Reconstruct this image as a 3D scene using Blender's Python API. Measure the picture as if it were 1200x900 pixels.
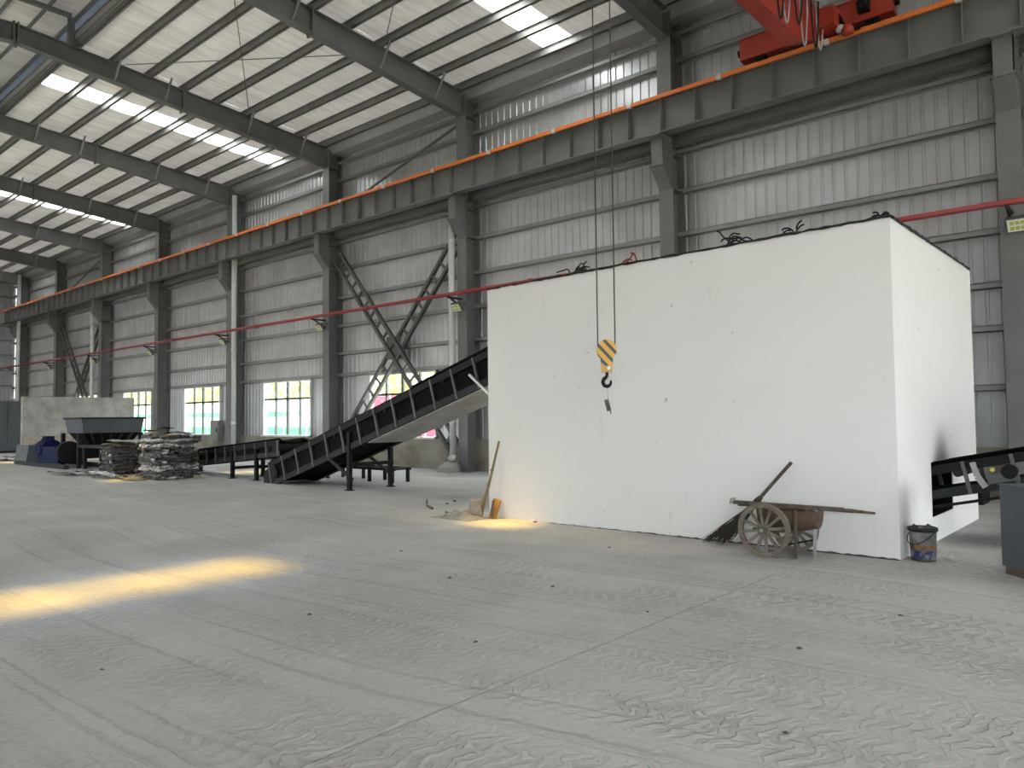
import bpy, bmesh, math, random
from mathutils import Vector, Matrix, Quaternion
random.seed(7)
for o in list(bpy.data.objects): bpy.data.objects.remove(o)
S = bpy.context.scene
COL = S.collection
PI = math.pi
# ------------------------------------------------------------------ camera
YAW, PITCH, ROLL = math.radians(41.36), math.radians(2.51), math.radians(-0.6)
fw = Vector((-math.sin(YAW)*math.cos(PITCH), math.cos(YAW)*math.cos(PITCH), math.sin(PITCH)))
rt = Vector((math.cos(YAW), math.sin(YAW), 0)); up = rt.cross(fw)
rt2 = rt*math.cos(ROLL)+up*math.sin(ROLL); up2 = -rt*math.sin(ROLL)+up*math.cos(ROLL)
cd = bpy.data.cameras.new('camera'); cam = bpy.data.objects.new('camera', cd); COL.objects.link(cam)
M = Matrix((rt2, up2, -fw)).transposed().to_4x4(); M.translation = Vector((0, 0, 1.6)); cam.matrix_world = M
cd.sensor_width = 36; cd.lens = 887.5/1200*36; cd.clip_end = 300; cd.clip_start = .05
S.camera = cam
# ------------------------------------------------------------------ sky, sun, exposure
S.view_settings.view_transform = 'Standard'; S.view_settings.look = 'None'
S.view_settings.gamma = 1; S.view_settings.use_curve_mapping = False
S.view_settings.exposure = 2.45
W = bpy.data.worlds.new('sky'); S.world = W; W.use_nodes = True
bg = W.node_tree.nodes['Background']; bg.inputs[0].default_value = (.93, .97, 1, 1); bg.inputs[1].default_value = 2.0
sd = bpy.data.lights.new('sun', 'SUN'); sd.energy = 3.4; sd.angle = math.radians(3.0); sd.color = (1, .62, .03)
sun = bpy.data.objects.new('sun', sd); COL.objects.link(sun); sun.location = (-20, 0, 30)
sun.rotation_euler = Vector((4.3, .25, -12)).to_track_quat('-Z', 'Y').to_euler()

ad = bpy.data.lights.new('halo_fill_sun', 'SUN'); ad.energy = 1.5; ad.angle = math.radians(10); ad.color = (.5, .7, 1)   # added second sun lamp, gives the floor sun patch its bluish halo
halo = bpy.data.objects.new('halo_fill_sun', ad); COL.objects.link(halo); halo.location = (-22, 0, 30); halo.rotation_euler = sun.rotation_euler

# ------------------------------------------------------------------ helpers
class MB:
    def __init__(s): s.v = []; s.f = []
    def add(s, vs, fs):
        n = len(s.v); s.v += [Vector(v) for v in vs]; s.f += [tuple(i+n for i in f) for f in fs]; return s
    def box(s, x0, x1, y0, y1, z0, z1):
        return s.add([(x0,y0,z0),(x1,y0,z0),(x1,y1,z0),(x0,y1,z0),(x0,y0,z1),(x1,y0,z1),(x1,y1,z1),(x0,y1,z1)],
            [(3,2,1,0),(4,5,6,7),(0,1,5,4),(1,2,6,5),(2,3,7,6),(3,0,4,7)])
    def bar(s, a, b, w, h, upv=(0,0,1)):          # box section along a-b: w sideways, h along upv
        a, b = Vector(a), Vector(b); d = (b-a).normalized(); u = Vector(upv)
        if abs(d.dot(u)) > .98: u = Vector((0,1,0))
        sd_ = d.cross(u).normalized(); u = sd_.cross(d)
        p = [q+sd_*sx*w/2+u*sz*h/2 for q in (a, b) for sx, sz in ((-1,-1),(1,-1),(1,1),(-1,1))]
        return s.add(p, [(0,1,2,3),(7,6,5,4),(0,4,5,1),(1,5,6,2),(2,6,7,3),(3,7,4,0)])
    def tube(s, pts, r, n=8, cap=True):
        pts = [Vector(p) for p in pts]; rs = r if isinstance(r, (list, tuple)) else [r]*len(pts)
        base = len(s.v); prev = None
        for i, p in enumerate(pts):
            d = (pts[min(i+1, len(pts)-1)]-pts[max(i-1, 0)])
            d = d.normalized() if d.length > 1e-9 else Vector((0,0,1))
            u = prev if prev else (Vector((0,0,1)) if abs(d.z) < .9 else Vector((1,0,0)))
            u = (u-d*u.dot(d)).normalized(); w = d.cross(u); prev = u
            for k in range(n):
                t = 2*PI*k/n; s.v.append(p+(u*math.cos(t)+w*math.sin(t))*rs[i])
        for i in range(len(pts)-1):
            for k in range(n):
                a = base+i*n+k; b = base+i*n+(k+1)%n; s.f.append((a, b, b+n, a+n))
        if cap:
            s.f.append(tuple(base+k for k in range(n))[::-1]); e = base+(len(pts)-1)*n; s.f.append(tuple(e+k for k in range(n)))
        return s
    def prism(s, poly, axis, a0, a1):             # extrude polygon; axis 0/1/2
        n = len(poly)
        def pt(q, a):
            l = list(q); l.insert(axis, a); return tuple(l)
        vs = [pt(q, a0) for q in poly]+[pt(q, a1) for q in poly]
        return s.add(vs, [tuple(range(n))[::-1], tuple(range(n, 2*n))]+[(i, (i+1)%n, (i+1)%n+n, i+n) for i in range(n)])
    def lathe(s, prof, n=20, c=(0,0,0)):
        b = len(s.v); c = Vector(c)
        for r, z in prof:
            for k in range(n): t = 2*PI*k/n; s.v.append(c+Vector((r*math.cos(t), r*math.sin(t), z)))
        for i in range(len(prof)-1):
            for k in range(n):
                a = b+i*n+k; d = b+i*n+(k+1)%n; s.f.append((a, d, d+n, a+n))
        return s
    def grid(s, nx, ny, fn):
        b = len(s.v)
        for j in range(ny+1):
            for i in range(nx+1): s.v.append(Vector(fn(i/nx, j/ny)))
        for j in range(ny):
            for i in range(nx):
                a = b+j*(nx+1)+i; s.f.append((a, a+1, a+nx+2, a+nx+1))
        return s
    def xf(s, m, start=0):
        for i in range(start, len(s.v)): s.v[i] = m @ s.v[i]
        return s
    def mesh(s, name, mat, off=(0,0,0), smooth=False):
        me = bpy.data.meshes.new(name); off = Vector(off)
        me.from_pydata([tuple(v-off) for v in s.v], [], s.f); me.materials.append(mat)
        bm = bmesh.new(); bm.from_mesh(me); bmesh.ops.recalc_face_normals(bm, faces=bm.faces); bm.to_mesh(me); bm.free()
        if smooth:
            for p in me.polygons: p.use_smooth = True
        return me
def root_loc(o):
    v = Vector((0,0,0))
    while o: v += o.location; o = o.parent
    return v
def part(name, mb, mat, parent=None, smooth=False, loc=None):
    off = root_loc(parent) if parent else Vector(loc or (0,0,0))
    o = bpy.data.objects.new(name, mb.mesh(name, mat, off, smooth)); COL.objects.link(o)
    if parent: o.parent = parent
    elif loc: o.location = loc
    return o
def tag(o, label=None, cat=None, group=None, kind=None):
    if label: o['label'] = label
    if cat: o['category'] = cat
    if group: o['group'] = group
    if kind: o['kind'] = kind
    return o
def thing(name, loc, label=None, cat=None, group=None, kind=None):
    o = bpy.data.objects.new(name, None); COL.objects.link(o); o.location = loc; o.empty_display_size = .2
    return tag(o, label, cat, group, kind)
def dup(o, loc, label=None, parent=None):
    def rec(a, par):
        c = a.copy(); COL.objects.link(c); c.parent = par
        for ch in kids.get(a, []): rec(ch, c)
        return c
    kids = {}
    for x in bpy.data.objects:
        if x.parent: kids.setdefault(x.parent, []).append(x)
    r = rec(o, parent); r.location = loc
    if label: r['label'] = label
    return r

# ------------------------------------------------------------------ materials
def newmat(name):
    m = bpy.data.materials.new(name); m.use_nodes = True; nt = m.node_tree
    return m, nt, nt.nodes['Principled BSDF']
def N(nt, typ, **kw):
    n = nt.nodes.new(typ)
    for k, v in kw.items():
        if k.startswith('i_'): n.inputs[k[2:].replace('_', ' ')].default_value = v
        else: setattr(n, k, v)
    return n
def mathn(nt, op, a, b=None, c=None, clamp=False):
    n = nt.nodes.new('ShaderNodeMath'); n.operation = op; n.use_clamp = clamp
    for i, x in enumerate((a, b, c)):
        if x is None: continue
        if isinstance(x, (int, float)): n.inputs[i].default_value = x
        else: nt.links.new(x, n.inputs[i])
    return n.outputs[0]
def mixc(nt, fac, a, b):
    n = nt.nodes.new('ShaderNodeMix'); n.data_type = 'RGBA'
    for i, x in ((0, fac), (6, a), (7, b)):
        if isinstance(x, (int, float)): n.inputs[i].default_value = x
        elif isinstance(x, tuple): n.inputs[i].default_value = (*x, 1)
        else: nt.links.new(x, n.inputs[i])
    return n.outputs[2]
def simple(name, c, rough=.6, metal=0., var=.2, scale=3., c2=None, bump=0., bscale=40., detail=5, contrast=(.35,.65)):
    m, nt, b = newmat(name)
    co = N(nt, 'ShaderNodeTexCoord'); no = N(nt, 'ShaderNodeTexNoise', i_Scale=scale, i_Detail=detail, i_Roughness=.6)
    nt.links.new(co.outputs['Object'], no.inputs['Vector'])
    mr = N(nt, 'ShaderNodeMapRange', i_From_Min=contrast[0], i_From_Max=contrast[1]); nt.links.new(no.outputs['Fac'], mr.inputs['Value'])
    c2 = c2 or tuple(x*(1-var) for x in c)
    nt.links.new(mixc(nt, mr.outputs[0], c, c2), b.inputs['Base Color'])
    b.inputs['Roughness'].default_value = rough; b.inputs['Metallic'].default_value = metal
    if bump:
        n2 = N(nt, 'ShaderNodeTexNoise', i_Scale=bscale, i_Detail=4.); nt.links.new(co.outputs['Object'], n2.inputs['Vector'])
        bp = N(nt, 'ShaderNodeBump', i_Strength=bump, i_Distance=.02); nt.links.new(n2.outputs['Fac'], bp.inputs['Height'])
        nt.links.new(bp.outputs[0], b.inputs['Normal'])
    return m
G = {}
G['steel'] = simple('grey_paint_steel', (.165,.174,.172), .5, 0, .2, 1.5)
G['brace'] = simple('brace_steel', (.09,.095,.094), .5, 0, .2, 1.5)
G['steel_light'] = simple('grey_paint_girt', (.3,.315,.315), .45, .1, .15, 1.5)
G['purlin'] = simple('purlin_steel', (.2,.2,.194), .5, .1, .2, 2)
G['clad'] = simple('galvanised_cladding', (.57,.59,.605), .34, .45, .2, .9)
G['eave'] = simple('eave_panel', (.4,.41,.41), .5, .1, .15, .5)
G['dado'] = simple('dado_render', (.33,.31,.27), .9, 0, .5, 1.2, c2=(.2,.185,.15), bump=.3)
def m_foil():
    m, nt, b = newmat('insulation_foil')
    co = N(nt, 'ShaderNodeTexCoord'); mp = N(nt, 'ShaderNodeMapping'); mp.inputs['Scale'].default_value = (5, .35, 1); nt.links.new(co.outputs['Object'], mp.inputs['Vector'])
    n1 = N(nt, 'ShaderNodeTexNoise', i_Scale=1.6, i_Detail=5.); nt.links.new(mp.outputs[0], n1.inputs['Vector'])
    n2 = N(nt, 'ShaderNodeTexNoise', i_Scale=1.1, i_Detail=4.); nt.links.new(co.outputs['Object'], n2.inputs['Vector'])
    f = mathn(nt, 'ADD', mathn(nt, 'MULTIPLY', n1.outputs['Fac'], .6), mathn(nt, 'MULTIPLY', n2.outputs['Fac'], .4))
    mr = N(nt, 'ShaderNodeMapRange', i_From_Min=.4, i_From_Max=.62); nt.links.new(f, mr.inputs['Value'])
    nt.links.new(mixc(nt, mr.outputs[0], (.86,.855,.84), (.66,.655,.63)), b.inputs['Base Color']); b.inputs['Roughness'].default_value = .4
    bp = N(nt, 'ShaderNodeBump', i_Strength=.5, i_Distance=.03); nt.links.new(n1.outputs['Fac'], bp.inputs['Height']); nt.links.new(bp.outputs[0], b.inputs['Normal'])
    tl = N(nt, 'ShaderNodeBsdfTranslucent'); tl.inputs[0].default_value = (.85, .88, .95, 1)   # translucency added to brighten the ceiling; the real lining is opaque
    mx = N(nt, 'ShaderNodeMixShader'); mx.inputs[0].default_value = .012
    nt.links.new(b.outputs[0], mx.inputs[1]); nt.links.new(tl.outputs[0], mx.inputs[2]); nt.links.new(mx.outputs[0], nt.nodes['Material Output'].inputs[0])
    return m
G['foil'] = m_foil()
G['orange'] = simple('orange_plastic', (.75,.2,.04), .45, 0, .1)
G['red'] = simple('red_pipe_paint', (.3,.03,.035), .45, 0, .25, 2)
G['crane_red'] = simple('crane_red_paint', (.42,.045,.025), .45, 0, .2, 2)
G['pvc'] = simple('white_pvc', (.6,.62,.62), .4, 0, .12, 2)
G['black'] = simple('black_paint', (.012,.0125,.013), .55, 0, .3, 4)
G['dkgrey'] = simple('dark_grey_paint', (.028,.031,.033), .55, 0, .3, 3)
G['rubber'] = simple('belt_rubber', (.007,.007,.007), .9, 0, .3, 5)
G['pan'] = simple('belt_pan', (.45,.45,.43), .7, 0, .3, 2)
G['conc'] = simple('raw_concrete', (.36,.355,.34), .9, 0, .35, 2, bump=.4)
G['yellow'] = simple('hook_yellow', (.6,.33,.02), .4, 0, .2, 5)
G['wood'] = simple('grey_wood', (.12,.095,.075), .85, 0, .5, 8, bump=.3)
G['wood_light'] = simple('dusty_wood', (.2,.17,.135), .85, 0, .4, 8, bump=.3)
G['bamboo'] = simple('old_bamboo', (.22,.17,.09), .6, 0, .35, 6)
G['twig'] = simple('twig_brown', (.045,.036,.024), .9, 0, .5, 12)
G['hide'] = simple('brown_tub', (.15,.1,.07), .8, 0, .5, 6, bump=.3)
G['blue'] = simple('blue_paint', (.005,.011,.06), .65, 0, .35, 4)
G['galv'] = simple('pale_steel', (.45,.46,.46), .4, .3, .2, 4)
G['cab'] = simple('cabinet_grey', (.06,.072,.083), .45, 0, .15, 2)
G['sand'] = simple('sand', (.36,.32,.25), .95, 0, .3, 8, bump=.5)
G['dust'] = simple('grit', (.075,.07,.065), .9, 0, .4, 20)
G['white'] = simple('white_metal', (.7,.72,.72), .45, 0, .1, 3)
G['dframe'] = simple('window_frame_dark', (.08,.085,.09), .45, 0, .1, 3)
G['rope'] = simple('wire_rope', (.06,.06,.06), .5, .3, .2, 20)
G['lampgrey'] = simple('lamp_housing', (.1,.1,.1), .5, 0, .1)
G['ochre'] = simple('ochre_board', (.4,.2,.05), .7, 0, .4, 6)
G['sack'] = simple('pale_sack', (.42,.37,.31), .9, 0, .4, 10, bump=.5)
G['bucket'] = simple('bucket_plastic', (.06,.065,.065), .5, 0, .6, 7, c2=(.2,.2,.195))
G['bluelabel'] = simple('bucket_blue', (.015,.025,.12), .5, 0, .3, 14, c2=(.2,.2,.22), contrast=(.5,.62))
G['orangelabel'] = simple('bucket_orange', (.22,.1,.03), .5, 0, .5, 14, c2=(.07,.07,.075), contrast=(.45,.6))
G['hoard_green'] = simple('hoarding_green', (.03,.32,.11), .6, 0, .15)
G['hoard_white'] = simple('hoarding_white', (.6,.68,.64), .6, 0, .15)
G['hoard_red'] = simple('hoarding_red', (.55,.03,.08), .6, 0, .15)
G['leaf'] = simple('yellow_green_leaves', (.55,.57,.26), .8, 0, .35, 3)
G['earth'] = simple('outside_ground', (.5,.5,.49), .95, 0, .3, .5)

for k_ in ('black', 'dkgrey', 'rubber', 'blue'): G[k_].node_tree.nodes['Principled BSDF'].inputs['Specular IOR Level'].default_value = .15
def scrap(name, a, b, sc):
    return simple(name, a, .55, .1, .5, sc, c2=b, bump=.6, bscale=15, contrast=(.45, .58))
G['scrap_dark'] = scrap('scrap_dark', (.018,.018,.018), (.12,.116,.112), 14)
G['scrap_mid'] = scrap('scrap_mid', (.1,.097,.093), (.015,.015,.015), 12)
G['scrap_pale'] = scrap('scrap_pale', (.55,.54,.52), (.16,.155,.15), 12)
G['scrap_brown'] = scrap('scrap_brown', (.08,.055,.04), (.02,.02,.02), 12)

def m_plaster():
    m, nt, b = newmat('white_plaster')
    co = N(nt, 'ShaderNodeTexCoord'); P = co.outputs['Object']
    n1 = N(nt, 'ShaderNodeTexNoise', i_Scale=.7, i_Detail=6.); nt.links.new(P, n1.inputs['Vector'])
    c = mixc(nt, mathn(nt, 'MULTIPLY', n1.outputs['Fac'], .8), (.8,.8,.785), (.72,.722,.71))
    mp = N(nt, 'ShaderNodeMapping'); mp.inputs['Scale'].default_value = (3, 3, .5); nt.links.new(P, mp.inputs['Vector'])
    n2 = N(nt, 'ShaderNodeTexNoise', i_Scale=2.2, i_Detail=4.); nt.links.new(mp.outputs[0], n2.inputs['Vector'])
    st = N(nt, 'ShaderNodeMapRange', i_From_Min=.66, i_From_Max=.78, i_To_Max=.35); nt.links.new(n2.outputs['Fac'], st.inputs['Value'])
    c = mixc(nt, st.outputs[0], c, (.52,.52,.5))
    n3 = N(nt, 'ShaderNodeTexNoise', i_Scale=7., i_Detail=2.); nt.links.new(P, n3.inputs['Vector'])
    sp = N(nt, 'ShaderNodeMapRange', i_From_Min=.735, i_From_Max=.76, i_To_Max=.55); nt.links.new(n3.outputs['Fac'], sp.inputs['Value'])
    c = mixc(nt, sp.outputs[0], c, (.3,.3,.29))
    # soot stains above the conveyor hole and beside the bucket (their own fixed shape)
    sx = N(nt, 'ShaderNodeSeparateXYZ'); nt.links.new(P, sx.inputs[0])
    def blob(y, z, ry, rz, a):
        dy = mathn(nt, 'DIVIDE', mathn(nt, 'SUBTRACT', sx.outputs[1], y), ry); dz = mathn(nt, 'DIVIDE', mathn(nt, 'SUBTRACT', sx.outputs[2], z), rz)
        r = mathn(nt, 'SQRT', mathn(nt, 'ADD', mathn(nt, 'MULTIPLY', dy, dy), mathn(nt, 'MULTIPLY', dz, dz)))
        k = N(nt, 'ShaderNodeMapRange', i_From_Min=.1, i_From_Max=1., i_To_Min=a, i_To_Max=0.); k.interpolation_type = 'SMOOTHSTEP'; nt.links.new(r, k.inputs['Value'])
        xm = mathn(nt, 'GREATER_THAN', sx.outputs[0], 3.0)
        return mathn(nt, 'MULTIPLY', k.outputs[0], xm)
    c = mixc(nt, blob(2.0, 1.02, .55, .5, .75), c, (.25,.25,.25))
    c = mixc(nt, blob(.25, .45, .3, .5, .5), c, (.3,.3,.3))
    nt.links.new(c, b.inputs['Base Color']); b.inputs['Roughness'].default_value = .85
    n4 = N(nt, 'ShaderNodeTexNoise', i_Scale=2.5, i_Detail=5.); nt.links.new(P, n4.inputs['Vector'])
    bp = N(nt, 'ShaderNodeBump', i_Strength=.25, i_Distance=.04); nt.links.new(n4.outputs['Fac'], bp.inputs['Height']); nt.links.new(bp.outputs[0], b.inputs['Normal'])
    return m
G['plaster'] = m_plaster()

def m_floor():
    m, nt, b = newmat('dusty_concrete')
    co = N(nt, 'ShaderNodeTexCoord'); P = co.outputs['Object']
    w = N(nt, 'ShaderNodeTexNoise', i_Scale=.1, i_Detail=1.); nt.links.new(P, w.inputs['Vector'])
    jit = N(nt, 'ShaderNodeTexNoise', i_Scale=5., i_Detail=2.); nt.links.new(P, jit.inputs['Vector'])
    sx = N(nt, 'ShaderNodeSeparateXYZ'); nt.links.new(P, sx.inputs[0]); X, Y = sx.outputs[0], sx.outputs[1]
    Yw = mathn(nt, 'ADD', Y, mathn(nt, 'MULTIPLY', w.outputs['Fac'], 2.6))
    Yw = mathn(nt, 'ADD', Yw, mathn(nt, 'MULTIPLY', jit.outputs['Fac'], .07))
    def bandnoise(scale, seed, stretch=.05, det=2.):
        cv = N(nt, 'ShaderNodeCombineXYZ'); nt.links.new(mathn(nt, 'MULTIPLY', X, stretch), cv.inputs[0]); nt.links.new(Yw, cv.inputs[1]); cv.inputs[2].default_value = seed
        n = N(nt, 'ShaderNodeTexNoise', i_Scale=scale, i_Detail=det); nt.links.new(cv.outputs[0], n.inputs['Vector']); return n.outputs['Fac']
    def lugs(period, width, off, slant):
        y = mathn(nt, 'DIVIDE', mathn(nt, 'ADD', Yw, off), width)
        tri = mathn(nt, 'PINGPONG', y, .5)
        xx = mathn(nt, 'ADD', X, mathn(nt, 'MULTIPLY', jit.outputs['Fac'], .17))
        ph = mathn(nt, 'MULTIPLY', mathn(nt, 'ADD', mathn(nt, 'DIVIDE', xx, period), mathn(nt, 'MULTIPLY', tri, slant)), 2*PI)
        a = mathn(nt, 'SINE', ph); e = mathn(nt, 'SINE', mathn(nt, 'MULTIPLY', y, 4*PI))
        return mathn(nt, 'ADD', a, mathn(nt, 'MULTIPLY', mathn(nt, 'ABSOLUTE', e), .5))
    def mask(v, a, c):
        k = N(nt, 'ShaderNodeMapRange', i_From_Min=a, i_From_Max=c); nt.links.new(v, k.inputs['Value']); return k.outputs[0]
    brk = N(nt, 'ShaderNodeTexNoise', i_Scale=.9, i_Detail=4.); nt.links.new(P, brk.inputs['Vector'])
    bm_ = mask(brk.outputs['Fac'], .34, .56)
    h1 = mathn(nt, 'MULTIPLY', mask(lugs(.12, .36, 0, 1.6), .1, .9), mask(bandnoise(1.0, 0), .42, .5))
    h2 = mathn(nt, 'MULTIPLY', mask(lugs(.085, .24, .8, -1.3), .1, .9), mask(bandnoise(1.2, 4), .5, .57))
    vc = N(nt, 'ShaderNodeCombineXYZ'); nt.links.new(mathn(nt, 'MULTIPLY', X, .8), vc.inputs[0]); nt.links.new(Yw, vc.inputs[1])
    vo = N(nt, 'ShaderNodeTexVoronoi', i_Scale=11.); vo.feature = 'DISTANCE_TO_EDGE'; nt.links.new(vc.outputs[0], vo.inputs['Vector'])
    h3 = mathn(nt, 'MULTIPLY', mask(vo.outputs['Distance'], .12, .02), mask(bandnoise(.7, 7), .45, .6))
    streak = mask(bandnoise(4., 9, .02), .3, .7)
    line = mask(bandnoise(11., 12, .012, 3.), .57, .68)
    n1 = N(nt, 'ShaderNodeTexNoise', i_Scale=22., i_Detail=6., i_Roughness=.7); nt.links.new(P, n1.inputs['Vector'])
    n2 = N(nt, 'ShaderNodeTexNoise', i_Scale=.45, i_Detail=5.); nt.links.new(P, n2.inputs['Vector'])
    tr = mathn(nt, 'MULTIPLY', mathn(nt, 'MAXIMUM', mathn(nt, 'MAXIMUM', h1, mathn(nt, 'MULTIPLY', h2, .8)), mathn(nt, 'MULTIPLY', h3, .6)), bm_)
    h = mathn(nt, 'SUBTRACT', mathn(nt, 'ADD', mathn(nt, 'MULTIPLY', streak, .4), mathn(nt, 'MULTIPLY', n1.outputs['Fac'], .35)), mathn(nt, 'ADD', mathn(nt, 'MULTIPLY', tr, .6), mathn(nt, 'MULTIPLY', line, .35)))
    c = mixc(nt, mask(n2.outputs['Fac'], .35, .65), (.42,.415,.4), (.35,.347,.337))
    c = mixc(nt, mathn(nt, 'MULTIPLY', streak, .4), c, (.48,.475,.455))
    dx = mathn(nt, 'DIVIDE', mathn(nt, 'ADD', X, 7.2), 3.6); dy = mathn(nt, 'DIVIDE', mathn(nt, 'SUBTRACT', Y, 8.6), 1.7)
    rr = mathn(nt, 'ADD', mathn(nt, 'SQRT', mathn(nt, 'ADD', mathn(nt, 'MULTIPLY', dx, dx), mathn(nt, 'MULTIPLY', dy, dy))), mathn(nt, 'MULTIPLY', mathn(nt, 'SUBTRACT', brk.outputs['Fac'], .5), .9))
    c = mixc(nt, mathn(nt, 'MULTIPLY', mask(rr, 1.0, .25), .8), c, (.58,.535,.45))  # sandy dust at the box foot, with the sun's warm glow painted in
    c = mixc(nt, mathn(nt, 'MULTIPLY', line, .4), c, (.25,.247,.24))
    c = mixc(nt, mathn(nt, 'MULTIPLY', tr, .28), c, (.2,.198,.192))
    c = mixc(nt, mathn(nt, 'MULTIPLY', mask(n1.outputs['Fac'], .45, .75), .35), c, (.2,.195,.185))
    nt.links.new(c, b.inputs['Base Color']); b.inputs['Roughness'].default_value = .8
    b.inputs['Specular IOR Level'].default_value = .3
    bp = N(nt, 'ShaderNodeBump', i_Strength=.75, i_Distance=.03); nt.links.new(h, bp.inputs['Height']); nt.links.new(bp.outputs[0], b.inputs['Normal'])
    return m
G['floor'] = m_floor()

def m_skylight(name, tint, fac, tcol=(.9,.93,.95)):
    m, nt, b = newmat(name); nt.nodes.remove(b)
    out = nt.nodes['Material Output']
    t = N(nt, 'ShaderNodeBsdfTranslucent'); t.inputs[0].default_value = (*tcol, 1)
    tr = N(nt, 'ShaderNodeBsdfTransparent'); tr.inputs[0].default_value = (*tint, 1)
    mx = N(nt, 'ShaderNodeMixShader'); mx.inputs[0].default_value = fac
    nt.links.new(t.outputs[0], mx.inputs[1]); nt.links.new(tr.outputs[0], mx.inputs[2]); nt.links.new(mx.outputs[0], out.inputs[0])
    return m
G['skylight'] = m_skylight('skylight_sheet', (1, .97, .92), .4, (.82,.9,1))
G['monitor'] = m_skylight('monitor_sheet', (.62, .68, .78), .1, (.06,.07,.08))
def m_glass():
    m, nt, b = newmat('window_glass'); nt.nodes.remove(b); out = nt.nodes['Material Output']
    tr = N(nt, 'ShaderNodeBsdfTransparent'); tr.inputs[0].default_value = (.92,.95,.94,1)
    gl = N(nt, 'ShaderNodeBsdfGlossy', i_Roughness=.1); 
    mx = N(nt, 'ShaderNodeMixShader'); mx.inputs[0].default_value = .06; nt.links.new(tr.outputs[0], mx.inputs[1]); nt.links.new(gl.outputs[0], mx.inputs[2]); nt.links.new(mx.outputs[0], out.inputs[0])
    return m
G['glass'] = m_glass()
def m_hook():
    m, nt, b = newmat('hook_stripes')
    co = N(nt, 'ShaderNodeTexCoord'); sx = N(nt, 'ShaderNodeSeparateXYZ'); nt.links.new(co.outputs['Object'], sx.inputs[0])
    u = mathn(nt, 'ADD', mathn(nt, 'MULTIPLY', mathn(nt, 'ADD', mathn(nt, 'MULTIPLY', sx.outputs[0], .8), mathn(nt, 'MULTIPLY', sx.outputs[1], .8)), 1.), sx.outputs[2])
    k = mathn(nt, 'LESS_THAN', mathn(nt, 'FRACT', mathn(nt, 'DIVIDE', u, .13)), .4)
    nt.links.new(mixc(nt, k, (.62,.34,.02), (.02,.02,.02)), b.inputs['Base Color']); b.inputs['Roughness'].default_value = .4
    return m
G['stripe'] = m_hook()
def m_led():
    m, nt, b = newmat('led_panel'); b.inputs['Base Color'].default_value = (.75,.78,.7,1); b.inputs['Roughness'].default_value = .3
    return m
G['led'] = m_led()
G['ledyellow'] = simple('led_yellow', (.55,.6,.1), .4)

# ------------------------------------------------------------------ setting
BAY = 6.9; X0 = -2.1
CX = [X0-BAY*i for i in range(9)]              # columns from right to left
YW = 16.5; XL = -60.2; XR = 12.0
def rtop(y): return 11.38+.078*(15.9-max(y, 12.2-y))
def rbot(y): return 10.65+.102*(15.9-max(y, 12.2-y))
def roofz(y): return rtop(y)+.21

# floor: two pours with an open joint between them
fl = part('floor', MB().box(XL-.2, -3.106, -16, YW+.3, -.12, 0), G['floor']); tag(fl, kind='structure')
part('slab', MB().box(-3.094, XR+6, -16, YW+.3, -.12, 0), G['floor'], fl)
part('joint_filler', MB().box(-3.106, -3.094, -16, YW+.3, -.12, -.018), G['dust'], fl)
tag(part('ground', MB().box(-190, 80, -80, 120, -.3, -.13), G['earth']), kind='structure')

def corrug(mb, x0, x1, z0, z1, y, pitch=.2464, d=.022, axis=0):
    n = max(1, round((x1-x0)/pitch)); p = (x1-x0)/n; pts = []
    for i in range(n):
        a = x0+i*p
        pts += [(a, y), (a+p*.70, y), (a+p*.78, y+d), (a+p*.92, y+d)]
    pts.append((x1, y))
    b = len(mb.v)
    for px, py in pts:
        for z in (z0, z1): mb.v.append(Vector((px, py, z)) if axis == 0 else Vector((py, px, z)))
    for i in range(len(pts)-1): mb.f.append((b+2*i, b+2*i+2, b+2*i+3, b+2*i+1))
    return mb
# far long wall
wb = thing('wall_back', (0, YW, 0), kind='structure')
WZ0, WZ1, WW = .95, 3.12, 3.4
DZ = .95
edges = [XR]+[4.8]+CX+[XL]
GZ = [3.95, 4.95, 5.97, 7.02, 8.0]
UZ = [9.45, 10.26, 10.92]
for i in range(len(edges)-1):
    x1, x0 = edges[i], edges[i+1]; xc = (x0+x1)/2
    has = -50 < xc < -9 or True
    if x1-x0 < 5 or xc > -9: has = False
    part('cladding_panel', corrug(MB(), x0, x1, WZ1+.02, 8.3, YW), G['clad'], wb)
    part('cladding_panel', corrug(MB(), x0, x1, 8.3, 11.75, YW), G['clad'], wb)
    if has:
        part('cladding_panel', corrug(MB(), x0, xc-WW/2, DZ, WZ1+.02, YW), G['clad'], wb)
        part('cladding_panel', corrug(MB(), xc+WW/2, x1, DZ, WZ1+.02, YW), G['clad'], wb)
    else:
        part('cladding_panel', corrug(MB(), x0, x1, DZ, WZ1+.02, YW), G['clad'], wb)
    part('dado_wall', MB().box(x0, x1, YW-.14, YW+.1, 0, DZ), G['dado'], wb)
    for z in GZ+UZ+([WZ1+.06] if has else [3.15, 2.05]):
        mb = MB(); a, b_ = x0+.03, x1-.03
        mb.box(a, b_, YW-.17, YW-.155, z-.06, z+.06).box(a, b_, YW-.17, YW, z+.045, z+.06).box(a, b_, YW-.17, YW-.0, z-.06, z-.045)
        part('girt', mb, G['steel_light'], wb)
    part('eave_panel', MB().prism([(16.48,11.16),(16.1,11.22),(15.98,11.55),(16.48,11.62)], 0, x0, x1), G['eave'], wb)
    # tie beam behind the crane beam
    mb = MB().box(x0, x1, 16.0, 16.3, 8.42, 8.46).box(x0, x1, 16.14, 16.16, 8.14, 8.42).box(x0, x1, 16.0, 16.3, 8.1, 8.14)
    part('tie_beam', mb, G['steel'], wb)
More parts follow.
